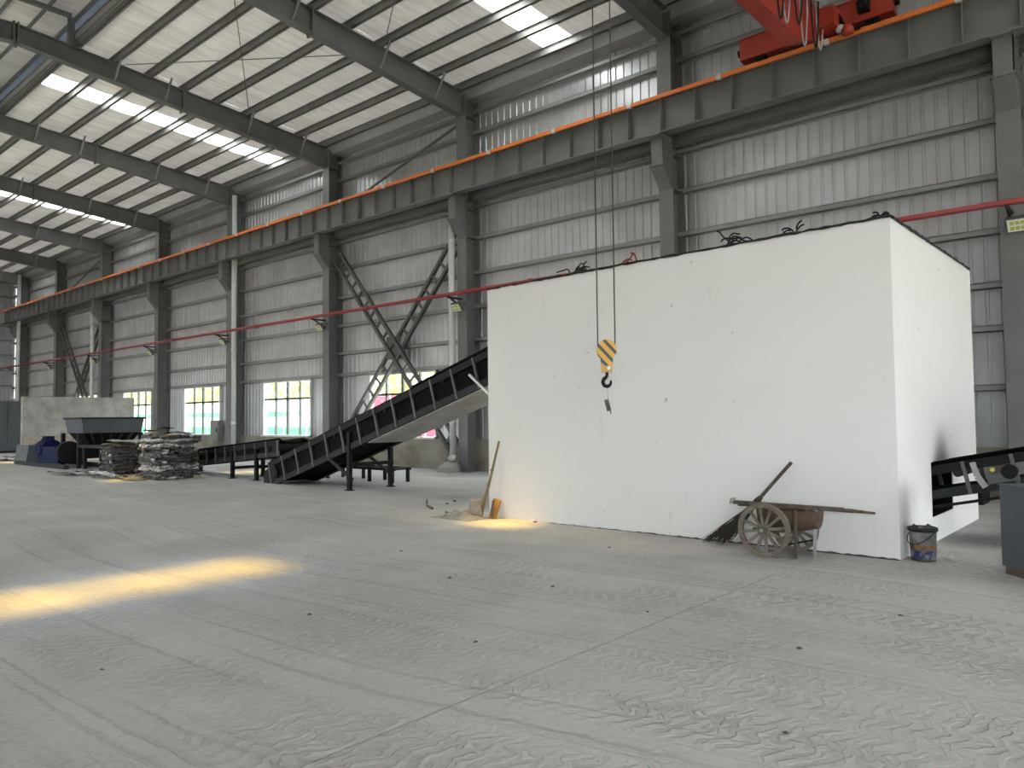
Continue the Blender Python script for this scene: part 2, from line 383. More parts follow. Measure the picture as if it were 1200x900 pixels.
# left gable wall
wl = thing('wall_left', (XL, 6, 0), kind='structure')
part('cladding_panel', corrug(MB(), -4.3, 16.6, 1.0, 12.6, XL-.03, axis=1), G['clad'], wl)
part('dado_wall', MB().box(XL-.2, XL, -4.3, 16.4, 0, 1.0), G['dado'], wl)
for z in [2.0, 3.05, 4.1, 5.15, 6.2, 7.2, 8.2, 9.2, 10.2, 11.2]:
    part('girt', MB().box(XL, XL+.16, -4.2, 16.3, z-.06, z+.06), G['steel_light'], wl)
# near long wall behind the camera
wf = thing('wall_front', (0, -4.3, 0), kind='structure')
part('cladding_panel', corrug(MB(), XL, XR, 4.4, 11.9, -4.33), G['clad'], wf)     # unseen openings, shaped to let fill light into the hall
part('cladding_panel', corrug(MB(), XL, -24, 0, 1.4, -4.33), G['clad'], wf)
part('cladding_panel', corrug(MB(), XL, -24, 2.6, 4.4, -4.33), G['clad'], wf)
part('cladding_panel', corrug(MB(), -18, 1, 0, 4.4, -4.33), G['clad'], wf)
part('cladding_panel', corrug(MB(), 1, 9, 0, 1.0, -4.33), G['clad'], wf)
part('cladding_panel', corrug(MB(), 9, XR, 0, 4.4, -4.33), G['clad'], wf)
# right gable wall, with its wide doorway
wr = thing('wall_right', (XR, 6, 0), kind='structure')
part('cladding_panel', corrug(MB(), -4.3, 16.6, 3.5, 12.6, XR+.03, axis=1), G['clad'], wr)
part('cladding_panel', corrug(MB(), -4.3, 1.0, 0, 3.5, XR+.03, axis=1), G['clad'], wr)
part('cladding_panel', corrug(MB(), 15, 16.6, 0, 3.5, XR+.03, axis=1), G['clad'], wr)

# roof
ce = thing('ceiling', (0, 6.1, 12.3), kind='structure')
PY = [15.75, 14.75, 13.75, 12.75, 11.7, 10.65, 9.6, 8.6, 7.6]
PY2 = [12.2-y for y in PY][::-1]
SKX = [1.7, -12.1, -25.9, -39.7, -53.5]
rx = [XR, 4.8]+CX+[XL]
for ys in (PY, PY2):
    for y in ys:
        z = rtop(y); mb = MB().box(XL, XR, y-.008, y+.008, z, z+.2)
        mb.box(XL, XR, y-.07, y+.008, z+.19, z+.2).box(XL, XR, y-.008, y+.07, z, z+.012)
        part('purlin', mb, G['purlin'], ce)
    for j in range(len(ys)-1):
        ya, yb = ys[j], ys[j+1]
        for i in range(len(rx)-1):
            x1, x0 = rx[i], rx[i+1]
            sk = [s for s in SKX if x0 < s < x1]
            segs = [(x0, x1)] if not sk else [(x0, sk[0]-.48), (sk[0]+.48, x1)]
            for a, b_ in segs:
                def fn(u, v, a=a, b_=b_, ya=ya, yb=yb):
                    y = ya+(yb-ya)*v; z = roofz(ya)+(roofz(yb)-roofz(ya))*v
                    return (a+(b_-a)*u, y, z-.035*math.sin(PI*v)*(.8+.3*math.sin(u*19+ya*3)))
                part('insulation_panel', MB().grid(10, 4, fn), G['foil'], ce, smooth=True)
            for s in sk:
                def fn(u, v, s=s, ya=ya, yb=yb):
                    y = ya+(yb-ya)*v; return (s-.48+.96*u, y, roofz(ya)+(roofz(yb)-roofz(ya))*v)
                part('skylight_panel', MB().grid(1, 1, fn), G['skylight'], ce)
# eave closures
part('eave_sheet', MB().box(XL, XR, 15.74, 16.6, 11.57, 11.6), G['eave'], ce)
part('eave_sheet', MB().box(XL, XR, -4.4, -3.54, 11.57, 11.6), G['eave'], ce)
# ridge monitor: grey curbs, pale glazed sides, foil-lined roof
mz = 12.95
for y, o_ in ((7.6, .05), (4.6, -.05)):
    part('monitor_curb', MB().box(XL, XR, y-.02, y+.02, roofz(7.6)-.03, roofz(7.6)+.26), G['eave'], ce)
    part('monitor_beam', MB().box(XL, XR, y-.05, y+.05, mz-.06, mz), G['steel'], ce)
    part('monitor_beam', MB().box(XL, XR, y-.04, y+.04, roofz(7.6)+.24, roofz(7.6)+.3), G['steel'], ce)
    part('monitor_glazing', MB().box(XL, XR, y+o_-.005, y+o_+.005, roofz(7.6)+.2, mz+.075), G['monitor'], ce)
for y in (6.9, 6.1, 5.3):
    part('monitor_beam', MB().box(XL, XR, y-.03, y+.03, mz+.0, mz+.08), G['steel'], ce)
part('monitor_roof', MB().prism([(7.9,mz+.05),(6.1,mz+.16),(4.3,mz+.05),(4.3,mz+.07),(6.1,mz+.18),(7.9,mz+.07)], 0, XL, XR), G['foil'], ce)

# windows
def window(n, xc):
    w = thing('window_%d' % n, (xc, YW, WZ0), kind='structure')
    x0, x1 = xc-WW/2, xc+WW/2; y0, y1 = YW-.04, YW+.06
    mb = MB().box(x0, x0+.07, y0-.06, y1, WZ0, WZ1).box(x0, x1, y0-.04, y1, WZ1-.05, WZ1+.03).box(x1-.07, x1, y0-.06, y1, WZ0, WZ1).box(x0, x1, y0-.14, y1, WZ0-.02, WZ0+.05)
    part('window_frame', mb, G['white'], w)
    zt = WZ0+1.46
    mb = MB().box(x0, x1, y0, y1-.02, zt-.04, zt+.04); part('transom', mb, G['dframe'], w)
    for k in range(1, 4):
        x = x0+(x1-x0)*k/4; hw = .05 if k == 2 else .03
        part('mullion', MB().box(x-hw, x+hw, y0, y1-.02, WZ0, WZ1), G['dframe'], w)
    for k in range(4):
        a = x0+(x1-x0)*k/4+.03; b_ = x0+(x1-x0)*(k+1)/4-.03
        for za, zb in ((WZ0+.05, zt-.03), (zt+.03, WZ1-.05)):
            part('pane', MB().box(a, b_, YW+.0, YW+.008, za, zb), G['glass'], w)
for n, i in enumerate([1, 2, 3, 4, 5, 6]): window(n+1, CX[i]-BAY/2) if False else None
WXC = [CX[i]-BAY/2 for i in range(1, 8)]
for n, x in enumerate(WXC): window(n+1, x)

# ------------------------------------------------------------------ steel frame
def column(x):
    t = thing('steel_column', (x, 16.1, 0), 'x', 'column', 'steel columns along the far wall')
    mb = MB().box(x-.19, x+.19, 15.85, 15.875, 0, 11.3).box(x-.19, x+.19, 16.38, 16.405, 0, 11.3)
    part('flange', mb, G['steel'], t)
    part('web', MB().box(x-.012, x+.012, 15.875, 16.38, 0, 11.3), G['steel'], t)
    mb = MB()
    for z in (7.0, 7.84, 8.95, 10.66): mb.box(x-.18, x+.18, 15.875, 16.38, z-.012, z+.012)
    part('stiffener', mb, G['steel'], t)
    part('base_plate', MB().box(x-.25, x+.25, 15.75, 16.35, 0, .03), G['steel'], t)
    b = MB().box(x-.17, x+.17, 15.3, 15.85, 8.15, 8.185)
    b.box(x-.2, x+.2, 15.42, 15.85, 7.47, 7.5)
    b.prism([(15.85,7.0),(15.85,7.47),(15.46,7.47)], 0, x-.17, x-.14).prism([(15.85,7.0),(15.85,7.47),(15.46,7.47)], 0, x+.14, x+.17)
    b.prism([(15.85,6.97),(15.85,7.0),(15.46,7.47),(15.46,7.44)], 0, x-.17, x+.17)
    b.box(x-.012, x+.012, 15.47, 15.85, 7.5, 8.15).box(x-.17, x+.17, 15.46, 15.485, 7.5, 8.15)
    b.box(x-.17, x-.15, 15.46, 15.85, 7.5, 8.15).box(x+.15, x+.17, 15.46, 15.85, 7.5, 8.15)
    part('crane_bracket', b, G['steel'], t)
    return t
col_lab = ['grey steel column at the right edge, beyond the box, holding a lit-up looking floodlight',
 'grey steel column rising behind the middle of the white plastered box roof',
 'grey steel column just left of the white box, with a white downpipe on its left',
 'grey steel column at the left foot of the near X-brace',
 'grey steel column between the two left-hand clear windows, white downpipe on its right',
 'grey steel column right of the window half hidden by the concrete wall',
 'grey steel column at the right foot of the far X-brace',
 'grey steel column at the left foot of the far X-brace',
 'farthest grey steel column, beside the left gable wall']
col_lab[0] = 'grey steel column at the right edge of the photo, behind a floodlight'
col0 = column(CX[0])
for i, x in enumerate(CX):
    c = col0 if i == 0 else dup(col0, (x, 16.1, 0)); c['label'] = col_lab[i]

def rafter(x):
    t = thing('roof_rafter', (x, 6.1, 10.7), 'x', 'rafter', 'roof rafters')
    for sgn in (1, -1):
        f = (lambda y: y) if sgn == 1 else (lambda y: 12.2-y)
        P = [(f(15.86), rbot(15.86)), (f(6.1), rbot(6.1)), (f(6.1), rtop(6.1)), (f(15.86), rtop(15.86))]
        part('web', MB().prism(P, 0, x-.01, x+.01), G['steel'], t)
        mb = MB()
        for g, s_ in ((rbot, 0), (rtop, -.025)):
            mb.prism([(f(15.86), g(15.86)+s_), (f(6.1), g(6.1)+s_), (f(6.1), g(6.1)+s_+.025), (f(15.86), g(15.86)+s_+.025)], 0, x-.13, x+.13)
        part('flange', mb, G['steel'], t)
        for y in (10.6, 6.15):
            part('splice_plate', MB().box(x-.13, x+.13, f(y)-.025, f(y)+.025, rbot(y)-.07, rtop(y)+.05), G['steel'], t)
        for y in (14.75, 12.75, 10.65-.6, 8.6):
            mb = MB().bar((x+.02, f(y), rbot(y)+.03), (x+.5, f(y), rtop(y)+.03), .05, .05).bar((x-.02, f(y), rbot(y)+.03), (x-.5, f(y), rtop(y)+.03), .05, .05)
            part('fly_brace', mb, G['steel_light'], t)
    for y in (7.45, 4.75):
        part('monitor_post', MB().box(x-.07, x+.07, y-.07, y+.07, rtop(7.45)-.1, mz-.1), G['steel'], t)
    part('monitor_tie', MB().box(x-.05, x+.05, 4.75, 7.45, mz-.1, mz+.02), G['steel'], t)
    return t
raf_lab = ['roof rafter at the right end, just outside the top edge above the red crane',
 'short visible rafter end at the top, above the column behind the box',
 'grey roof rafter meeting the column left of the white box, top centre',
 'long grey roof rafter running from the top left corner to the near X-brace column',
 'third visible grey roof rafter counted from the white box leftwards, above the first long skylight',
 'grey roof rafter just above the left skylight strip',
 'grey roof rafter just below the left skylight strip',
 'small far grey rafter, second from the left gable wall',
 'farthest grey rafter, nearest the left gable wall']
raf_lab[4] = 'grey roof rafter below the long left skylight strip, meeting the wall above a white downpipe'
raf0 = rafter(CX[1])
for i, x in enumerate(CX):
    if i == 0: continue                              # outside the frame
    c = raf0 if i == 1 else dup(raf0, (x, 6.1, 10.7)); c['label'] = raf_lab[i]

# roof bracing rods
for i, (a, b_) in enumerate((((-16.1, 8.6), (-22.6, 12.75)), ((-22.6, 8.6), (-16.1, 12.75)), ((-9.2, 12.75), (-15.7, 8.6)), ((-15.7, 12.75), (-9.2, 8.6)))):
    t = part('bracing_rod', MB().tube([(a[0], a[1], rtop(a[1])-.06-.04*(i%2)), (b_[0], b_[1], rtop(b_[1])-.06-.04*(i%2))], .014, 6), G['steel'])
    tag(t, ['thin roof bracing rod sloping from the top edge to the X-brace column side', 'thin roof bracing rod running nearly level above the first long rafter', 'thin roof bracing rod in the bay right of the top centre rafter, dropping leftwards', 'thin roof bracing rod in the bay right of the top centre rafter, dropping rightwards'][i], 'rod', 'roof bracing rods')

# crane runway
t = thing('crane_runway_beam', (-29, 15.5, 8.19), 'long grey crane runway beam with web stiffeners, carried on brackets along the far wall', 'beam')
CB0, CB1 = -59.0, XR-1
part('web', MB().box(CB0, CB1, 15.49, 15.51, 8.22, 9.02), G['steel'], t)
part('bottom_flange', MB().box(CB0, CB1, 15.34, 15.66, 8.19, 8.22), G['steel'], t)
part('top_flange', MB().box(CB0, CB1, 15.32, 15.68, 9.02, 9.05), G['steel'], t)
part('rail', MB().box(CB0, CB1, 15.46, 15.54, 9.05, 9.14), G['black'], t)
stm = MB().box(-.008, .008, -.15, .15, .03, .83).mesh('stiffener', G['steel'])
x = X0+BAY+.44
while x > CB0:
    o = bpy.data.objects.new('stiffener', stm); COL.objects.link(o); o.parent = t; o.location = (x+29, 0, 0); x -= .88
t = thing('conductor_rail', (-29, 15.27, 8.98), 'long orange conductor rail running along the top of the crane runway beam', 'rail')
part('orange_bar', MB().box(CB0-.2, CB1, 15.23, 15.29, 8.95, 9.035), G['orange'], t)
x = -.4
hm = MB().box(-.05, .05, -.055, .025, -.045, .06).mesh('hanger_clamp', G['white'])
while x > CB0:
    o = bpy.data.objects.new('hanger_clamp', hm); COL.objects.link(o); o.parent = t; o.location = (x+29, 0, 0.0); x -= 2.3

# overhead crane
t = thing('overhead_crane', (-5.3, 15.5, 9.15), 'red overhead travelling crane end carriage and girder on the runway beam', 'crane')
part('end_carriage', MB().box(-6.86, -3.8, 15.36, 15.64, 9.24, 9.68), G['crane_red'], t)
part('carriage_flange', MB().box(-6.86, -3.8, 15.33, 15.67, 9.68, 9.7), G['crane_red'], t)
for x in (-6.45, -4.2):
    part('wheel', MB().tube([(x, 15.42, 9.28), (x, 15.58, 9.28)], .14, 18), G['black'], t)
part('travel_motor', MB().box(-4.4, -4.2, 15.22, 15.36, 9.36, 9.58).tube([(-4.3, 15.12, 9.47), (-4.3, 15.22, 9.47)], .09, 12), G['black'], t)
for x in (-6.9, -3.76): part('buffer', MB().tube([(x-.04, 15.5, 9.46), (x+.04, 15.5, 9.46)], .08, 12), G['black'], t)
part('girder', MB().prism([(-3.9,8.52),(13.9,8.52),(15.1,9.02),(15.36,9.26),(15.36,9.66),(-3.9,9.66)], 0, -5.24, -5.08), G['crane_red'], t)
part('girder_flange', MB().prism([(-3.9,8.5),(13.9,8.5),(15.1,9.0),(15.1,9.02),(13.9,8.52),(-3.9,8.52)], 0, -5.31, -5.0), G['crane_red'], t)
part('end_bracket', MB().box(-5.08, -4.72, 14.85, 15.36, 9.12, 9.5), G['crane_red'], t)
part('siren', MB().lathe([(0.001,0),(.1,.02),(.12,.1),(.07,.2),(.001,.22)], 14, (-4.55, 15.1, 8.92)), G['crane_red'], t, smooth=True)
part('lamp_cap', MB().lathe([(0.001,0),(.075,.01),(.09,.07),(.05,.13),(.001,.14)], 14, (-4.68, 15.1, 9.02)), G['white'], t, smooth=True)
part('collector_arm', MB().bar((-4.75, 15.2, 9.42), (-4.6, 15.18, 9.05), .07, .07), G['black'], t)
part('collector_shoe', MB().bar((-4.6, 15.2, 9.06), (-4.35, 15.24, 9.04), .05, .06), G['black'], t)
for k in range(9):                               # festoon loops along the girder side
    y0 = 15.0-.42*k; pts = []
    for q in range(13):
        u = q/12; pts.append((-4.97+.06*(k%2), y0-.42*u, 9.5-(.85+.12*(k%3))*math.sin(PI*u)**.7))
    part('festoon_cable', MB().tube(pts, .017, 6), G['dkgrey' if k%2 else 'pan'], t, smooth=True)
part('festoon_track', MB().box(-5.02, -4.95, -3.8, 15.1, 9.5, 9.56), G['pan'], t)
part('trolley', MB().box(-5.5, -4.7, 6.9, 7.6, 8.1, 8.5).tube([(-5.7, 7.2, 8.15), (-4.4, 7.2, 8.15)], .2, 16), G['crane_red'], t)

# hook block
HX, HY = -4.88, 7.18
t = thing('hook_block', (HX, HY, 2.0), 'yellow and black striped crane hook block hanging from two wire ropes', 'hook block')
u = Vector((.80, .60, 0)); v_ = Vector((-.60, .80, 0))   # u: across the sheave, in the picture plane
def hp(a, z, d=0): return Vector((HX, HY, 0))+u*a+v_*d+Vector((0, 0, z))
prof = []
for k in range(25):
    an = -PI*.29+(PI*1.58)*k/24; prof.append((.112*math.cos(an), 2.35+.118*math.sin(an)))
prof += [(-.062, 2.17), (.062, 2.17)]
def plate(d0, d1, sc=1):
    mb = MB(); n = len(prof)
    vs = [hp(a*sc, 2.35+(z-2.35)*sc, d0) for a, z in prof]+[hp(a*sc, 2.35+(z-2.35)*sc, d1) for a, z in prof]
    return mb.add(vs, [tuple(range(n))[::-1], tuple(range(n, 2*n))]+[(i, (i+1)%n, (i+1)%n+n, i+n) for i in range(n)])
part('sheave_guard', plate(-.075, -.035), G['stripe'], t)
part('sheave_guard', plate(.035, .075), G['stripe'], t)
part('sheave', MB().tube([hp(0, 2.35, -.03), hp(0, 2.35, .03)], .1, 24), G['black'], t)
mb = MB(); p = [hp(sx*.058, z, sy*.07) for z in (2.1, 2.2) for sx, sy in ((-1,-1),(1,-1),(1,1),(-1,1))]
mb.add(p, [(0,1,2,3),(7,6,5,4),(0,4,5,1),(1,5,6,2),(2,6,7,3),(3,7,4,0)]); part('crosshead', mb, G['yellow'], t)
part('axle_cap', MB().tube([hp(.02, 2.145, -.085), hp(.02, 2.145, -.065)], .022, 10), G['white'], t)
pts = [hp(0, 2.11), hp(0, 2.06), hp(-.015, 2.04)]; rs = [.018, .018, .022]
for k in range(15):
    an = PI*.62+PI*1.5*k/14; pts.append(hp(.0+.045*math.cos(an), 1.99+.05*math.sin(an))); rs.append(.022-.012*max(0, k-9)/5)
part('hook', MB().tube(pts, rs, 10), G['black'], t, smooth=True)
for s in (-1, 1):
    part('wire_rope', MB().tube([hp(s*.098, 2.36), hp(s*.1, 8.1)], .0085, 6), G['rope'], t)
t = thing('hanging_tag', (HX, HY, 1.65), 'small dark strap end hanging on a thin wire below the crane hook', 'strap')
part('wire', MB().tube([hp(0, 1.95), hp(.012, 1.79)], .004, 5), G['galv'], t)
mb = MB()
for q in range(4): mb.bar(hp(-.012+.008*q, 1.79-.032*q), hp(-.004+.008*q, 1.755-.032*q), .05, .012, v_)
mb.bar(hp(.03, 1.66), hp(.04, 1.63), .015, .01, v_)
part('strap', mb, G['scrap_mid'], t)

# X-braces
def ladder(t, a, b_, y, sep=.42):
    a, b_ = Vector((a[0], y, a[1])), Vector((b_[0], y, b_[1])); d = (b_-a).normalized(); n = Vector((-d.z, 0, d.x)); L = (b_-a).length
    for s in (-1, 1):
        part('chord', MB().bar(a+n*s*sep/2, b_+n*s*sep/2, .11, .1, n), G['brace'], t)
    k = int(L/.5); s = 1
    for i in range(1, k):
        p = a+d*(L*i/k); part('lacing_bar', MB().bar(p-n*sep/2, p+n*sep/2, .05, .07, d), G['brace'], t)
def xbrace(xl, xr, label):
    t = thing('cross_brace', ((xl+xr)/2, 16.12, .4), label, 'brace', 'laced X-braces')
    ladder(t, (xl+.42, 7.4), (xr-.45, .6), 16.03); ladder(t, (xr-.42, 7.1), (xl+.45, .55), 16.16)
    part('gusset', MB().box((xl+xr)/2-.35, (xl+xr)/2+.35, 16.085, 16.105, 3.55, 4.3), G['brace'], t)
    return t
xbrace(CX[3], CX[2], 'large grey laced steel X-brace between two columns, behind the inclined conveyor')
xbrace(CX[7], CX[6], 'far grey laced steel X-brace rising behind the concrete wall at left')
# upper diagonal ties above the runway
for (a, b_), lb in ((((-22.6, 9.0), (-16.1, 10.6)), 'thin upper wall tie rod above the near X-brace bay'), (((-50.2, 9.0), (-43.7, 10.6)), 'thin upper wall tie rod above the far X-brace bay')):
    tag(part('wall_tie', MB().bar((a[0], 16.1, a[1]), (b_[0], 16.1, b_[1]), .06, .06), G['steel']), lb, 'tie rod')

# red fire pipe
t = thing('fire_pipe', (-29, 15.3, 5.2), 'long thin red pipe running level along the columns of the far wall', 'pipe')
part('pipe', MB().tube([(-60, 15.3, 5.2), (9, 15.3, 5.2)], .055, 10), G['red'], t, smooth=True)
for x in CX:
    part('bracket', MB().bar((x, 15.25, 5.12), (x, 15.86, 5.12), .05, .05).bar((x, 15.35, 5.11), (x, 15.86, 4.86), .04, .04), G['dkgrey'], t)
for i in range(8):
    x = CX[i]-BAY*.55; part('coupling', MB().tube([(x-.06, 15.3, 5.2), (x+.06, 15.3, 5.2)], .075, 10), G['red'], t)
# floodlights on the columns
def flood(x):
    t = thing('floodlight', (x, 15.5, 4.8), 'x', 'floodlight', 'floodlights on the columns')
    R = Matrix.Translation((x, 15.5, 4.83)) @ Matrix.Rotation(math.radians(35), 4, 'X')
    part('housing', MB().box(-.17, .17, -.02, .09, -.13, .13).xf(R), G['lampgrey'], t)
    part('diffuser', MB().box(-.15, .15, -.03, -.018, -.11, .11).xf(R), G['led'], t)
    mb = MB()
    for sx in (-1, 0, 1):
        for sz in (-.5, .5): mb.box(sx*.08-.03, sx*.08+.03, -.036, -.029, sz*.1-.03, sz*.1+.03)
    part('led_chip', mb.xf(R), G['ledyellow'], t)
    part('yoke', MB().bar((x-.18, 15.53, 4.84), (x-.18, 15.7, 5.0), .02, .03).bar((x+.18, 15.53, 4.84), (x+.18, 15.7, 5.0), .02, .03).bar((x-.18, 15.7, 5.0), (x+.18, 15.7, 5.0), .02, .03).bar((x, 15.7, 5.0), (x, 15.86, 5.0), .05, .05), G['lampgrey'], t)
    return t
fl_lab = ['floodlight with yellow leds at the right edge of the photo', None, 'floodlight beside the white downpipe just left of the box', 'floodlight on the column at the left of the near X-brace',
  'floodlight beside the tall white downpipe between two windows', 'floodlight on the column right of the half hidden window', 'floodlight on the column right of the far X-brace', 'floodlight on the column left of the far X-brace']
f0 = None
for i, x in enumerate(CX[:8]):
    if fl_lab[i] is None: continue
    xx = x+.12
    if f0 is None: f0 = flood(xx); f0['label'] = fl_lab[i]
    else: dup(f0, (xx, 15.5, 4.8), fl_lab[i])
# white downpipes
for x, z0, z1, lb in ((-29.1, .15, 10.9, 'white plastic downpipe running full height beside the column between two windows'), (-16.24, .5, 7.35, 'white plastic downpipe left of the white box, standing on a concrete block'),
                      (-44.3, .15, 7.55, 'white plastic downpipe right of the far X-brace'), (-56.95, .15, 11.3, 'leftmost white plastic downpipe, near the gable wall')):
    t = thing('downpipe', (x, 15.76, 0), lb, 'downpipe')
    part('pipe', MB().tube([(x, 15.76, z0), (x, 15.76, z1)], .1, 14), G['pvc'], t, smooth=True)
    for z in (1.5, 4.5, 6.9): part('collar', MB().tube([(x, 15.76, z-.06), (x, 15.76, z+.06)], .115, 14), G['pvc'], t)
    part('shoe', MB().tube([(x, 15.76, z0), (x, 15.74, z0-.08), (x, 15.64, z0-.13)], .1, 12), G['pvc'], t, smooth=True)
tag(part('concrete_block', MB().prism([(15.25,0),(15.8,0),(15.78,.2),(15.6,.3),(15.3,.16)], 0, -16.4, -15.95), G['conc']), 'rough pale concrete block under the downpipe left of the box', 'block')

# ------------------------------------------------------------------ the white plastered enclosure
BX0, BX1, BY0, BY1, BZ = -8.44, -2.33, 9.0, 13.25, 3.7
t = thing('plastered_enclosure', ((BX0+BX1)/2, BY0, 0), 'large windowless white plastered block enclosure standing on the hall floor', 'enclosure')
th = .24
mb = MB()
def topz(x): return 3.69+.085*(x-BX0)/(BX1-BX0)
def wallx(mb, x0, x1, y0, y1, z0, z1):            # box whose top may follow the slightly rising roof line
    mb.box(x0, x1, y0, y1, z0, z1)
    if z1 > 3.6:
        for vv in mb.v[-8:]:
            if vv.z > 3.6: vv.z = topz(vv.x)
wallx(mb, BX0, BX1, BY0, BY0+th, 0, BZ); wallx(mb, BX0, BX1, BY1-th, BY1, 0, BZ)
H0, H1, HZ0, HZ1 = 10.46, 11.62, .31, .985
wallx(mb, BX1-th, BX1, BY0+th, H0, 0, BZ); wallx(mb, BX1-th, BX1, H1, BY1-th, 0, BZ)
mb.box(BX1-th, BX1, H0, H1, 0, HZ0); wallx(mb, BX1-th, BX1, H0, H1, HZ1, BZ)
wallx(mb, BX0, BX0+th, BY0+th, 10.2, 0, BZ); wallx(mb, BX0, BX0+th, 11.8, BY1-th, 0, BZ)
mb.box(BX0, BX0+th, 10.2, 11.8, 0, 2.05); wallx(mb, BX0, BX0+th, 10.2, 11.8, 3.45, BZ)
part('plaster_wall', mb, G['plaster'], t)
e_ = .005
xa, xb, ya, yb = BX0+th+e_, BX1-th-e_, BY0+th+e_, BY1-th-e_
mb = MB().box(xa, xb, ya, ya+.01, 0, 3.6).box(xa, xb, yb-.01, yb, 0, 3.6).box(xa, xa+.01, ya, 10.2, 0, 3.6).box(xa, xa+.01, 11.8, yb, 0, 3.6).box(xb-.01, xb, ya, H0, 0, 3.6).box(xb-.01, xb, H1, yb, 0, 3.6).box(xb-.01, xb, H0, H1, HZ1, 3.6).box(xb-.01, xb, H0, H1, 0, HZ0).box(xa, xb, ya, yb, .005, .015).box(xa, xb, ya, yb, 3.6, 3.61)  # added black lining, stands in for the shade inside
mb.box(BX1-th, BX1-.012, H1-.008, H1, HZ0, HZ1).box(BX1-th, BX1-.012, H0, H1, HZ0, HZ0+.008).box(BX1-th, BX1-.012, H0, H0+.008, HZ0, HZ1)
part('shade_lining', mb, G['rubber'], t)['label'] = 'black lining painted as shade inside the white enclosure'
# ragged slab edge
mb = MB(); top = []; n = 90
def ragged(p0, p1, nrm, seed):
    rnd = random.Random(seed); m = 70; pr = []
    for i in range(m+1):
        u_ = i/m; q = Vector(p0).lerp(Vector(p1), u_); o = .012+.022*rnd.random(); zz = topz(q.x)
        pr.append((q+Vector(nrm)*o*.7, zz-.004-.014*rnd.random(), zz+.012+.018*rnd.random()))
    b = len(mb.v)
    for q, z0, z1 in pr:
        mb.v += [Vector((q.x, q.y, z0)), Vector((q.x, q.y, z1)), Vector((q.x-nrm[0]*.3, q.y-nrm[1]*.3, z1)), Vector((q.x-nrm[0]*.02, q.y-nrm[1]*.02, z0+.012))]
    for i in range(m):
        a = b+4*i; mb.f += [(a, a+4, a+5, a+1), (a+1, a+5, a+6, a+2), (a+3, a+7, a+4, a)]
ragged((BX0, BY0, 0), (BX1, BY0, 0), (0,-1,0), 1); ragged((BX1, BY0, 0), (BX1, BY1, 0), (1,0,0), 2); ragged((BX0, BY1, 0), (BX0, BY0, 0), (-1,0,0), 3)
mb.box(BX0+.02, BX1-.02, BY0+.02, BY1-.02, 3.66, 3.7)
part('roof_slab', mb, G['dkgrey'], t)
# crumbled joint at the foot of the front wall
mb = MB(); rnd = random.Random(5); b = 0; m = 80
for i in range(m+1):
    x = -7.2+(BX1+7.2)*i/m; h = (.008+.018*rnd.random())*min(1, .3+i/m)
    mb.v += [Vector((x, BY0-.004-.025*rnd.random(), 0)), Vector((x, BY0-.006, h)), Vector((x, BY0+.05, h))]
    if i: a = 3*i; mb.f += [(a-3, a, a+1, a-2), (a-2, a+1, a+2, a-1)]
part('crumbled_joint', mb, G['dust'], t)
# wire tangles on the roof edge
def tangle(x, y, n, sp, h, label, seed, mat='black'):
    rnd = random.Random(seed); t = thing('wire_tangle', (x, y, topz(x)+.04), label, 'wire')
    for k in range(n):
        p = Vector((x+rnd.uniform(-sp, sp)*.6, y+rnd.uniform(-.05, .1), topz(x)+.05)); pts = [p.copy()]
        q = Vector((rnd.uniform(-1, 1), rnd.uniform(-.2, .2), rnd.uniform(.3, 1))).normalized()
        for i in range(6):
            p = p+q*(h/5); q = (q+Vector((rnd.uniform(-.4, .4), 0, rnd.uniform(-.7, .15)))).normalized(); p.z = max(p.z, topz(x)+.045); pts.append(p.copy())
        part('wire', MB().tube(pts, .011, 5), G[mat], t)
tangle(-6.78, 9.05, 3, .12, .25, 'small looped black wire on the box roof edge, left of the crane ropes', 3)
tangle(-6.55, 9.05, 6, .1, .12, 'dark knot of wire on the box roof edge, just left of the crane ropes', 14)
tangle(-5.75, 9.05, 4, .15, .14, 'reddish wire curl on the box roof edge, right of the crane ropes', 8, 'red')
tangle(-4.2, 9.05, 8, .22, .2, 'tangled black wires sticking up from the box roof edge below the middle column', 21)
tangle(-3.4, 9.03, 5, .1, .1, 'small dark lump of wire on the box roof edge, near its right corner', 33)
tangle(-2.45, 9.03, 6, .08, .07, 'dark scrap of wire at the top right corner of the box', 40)

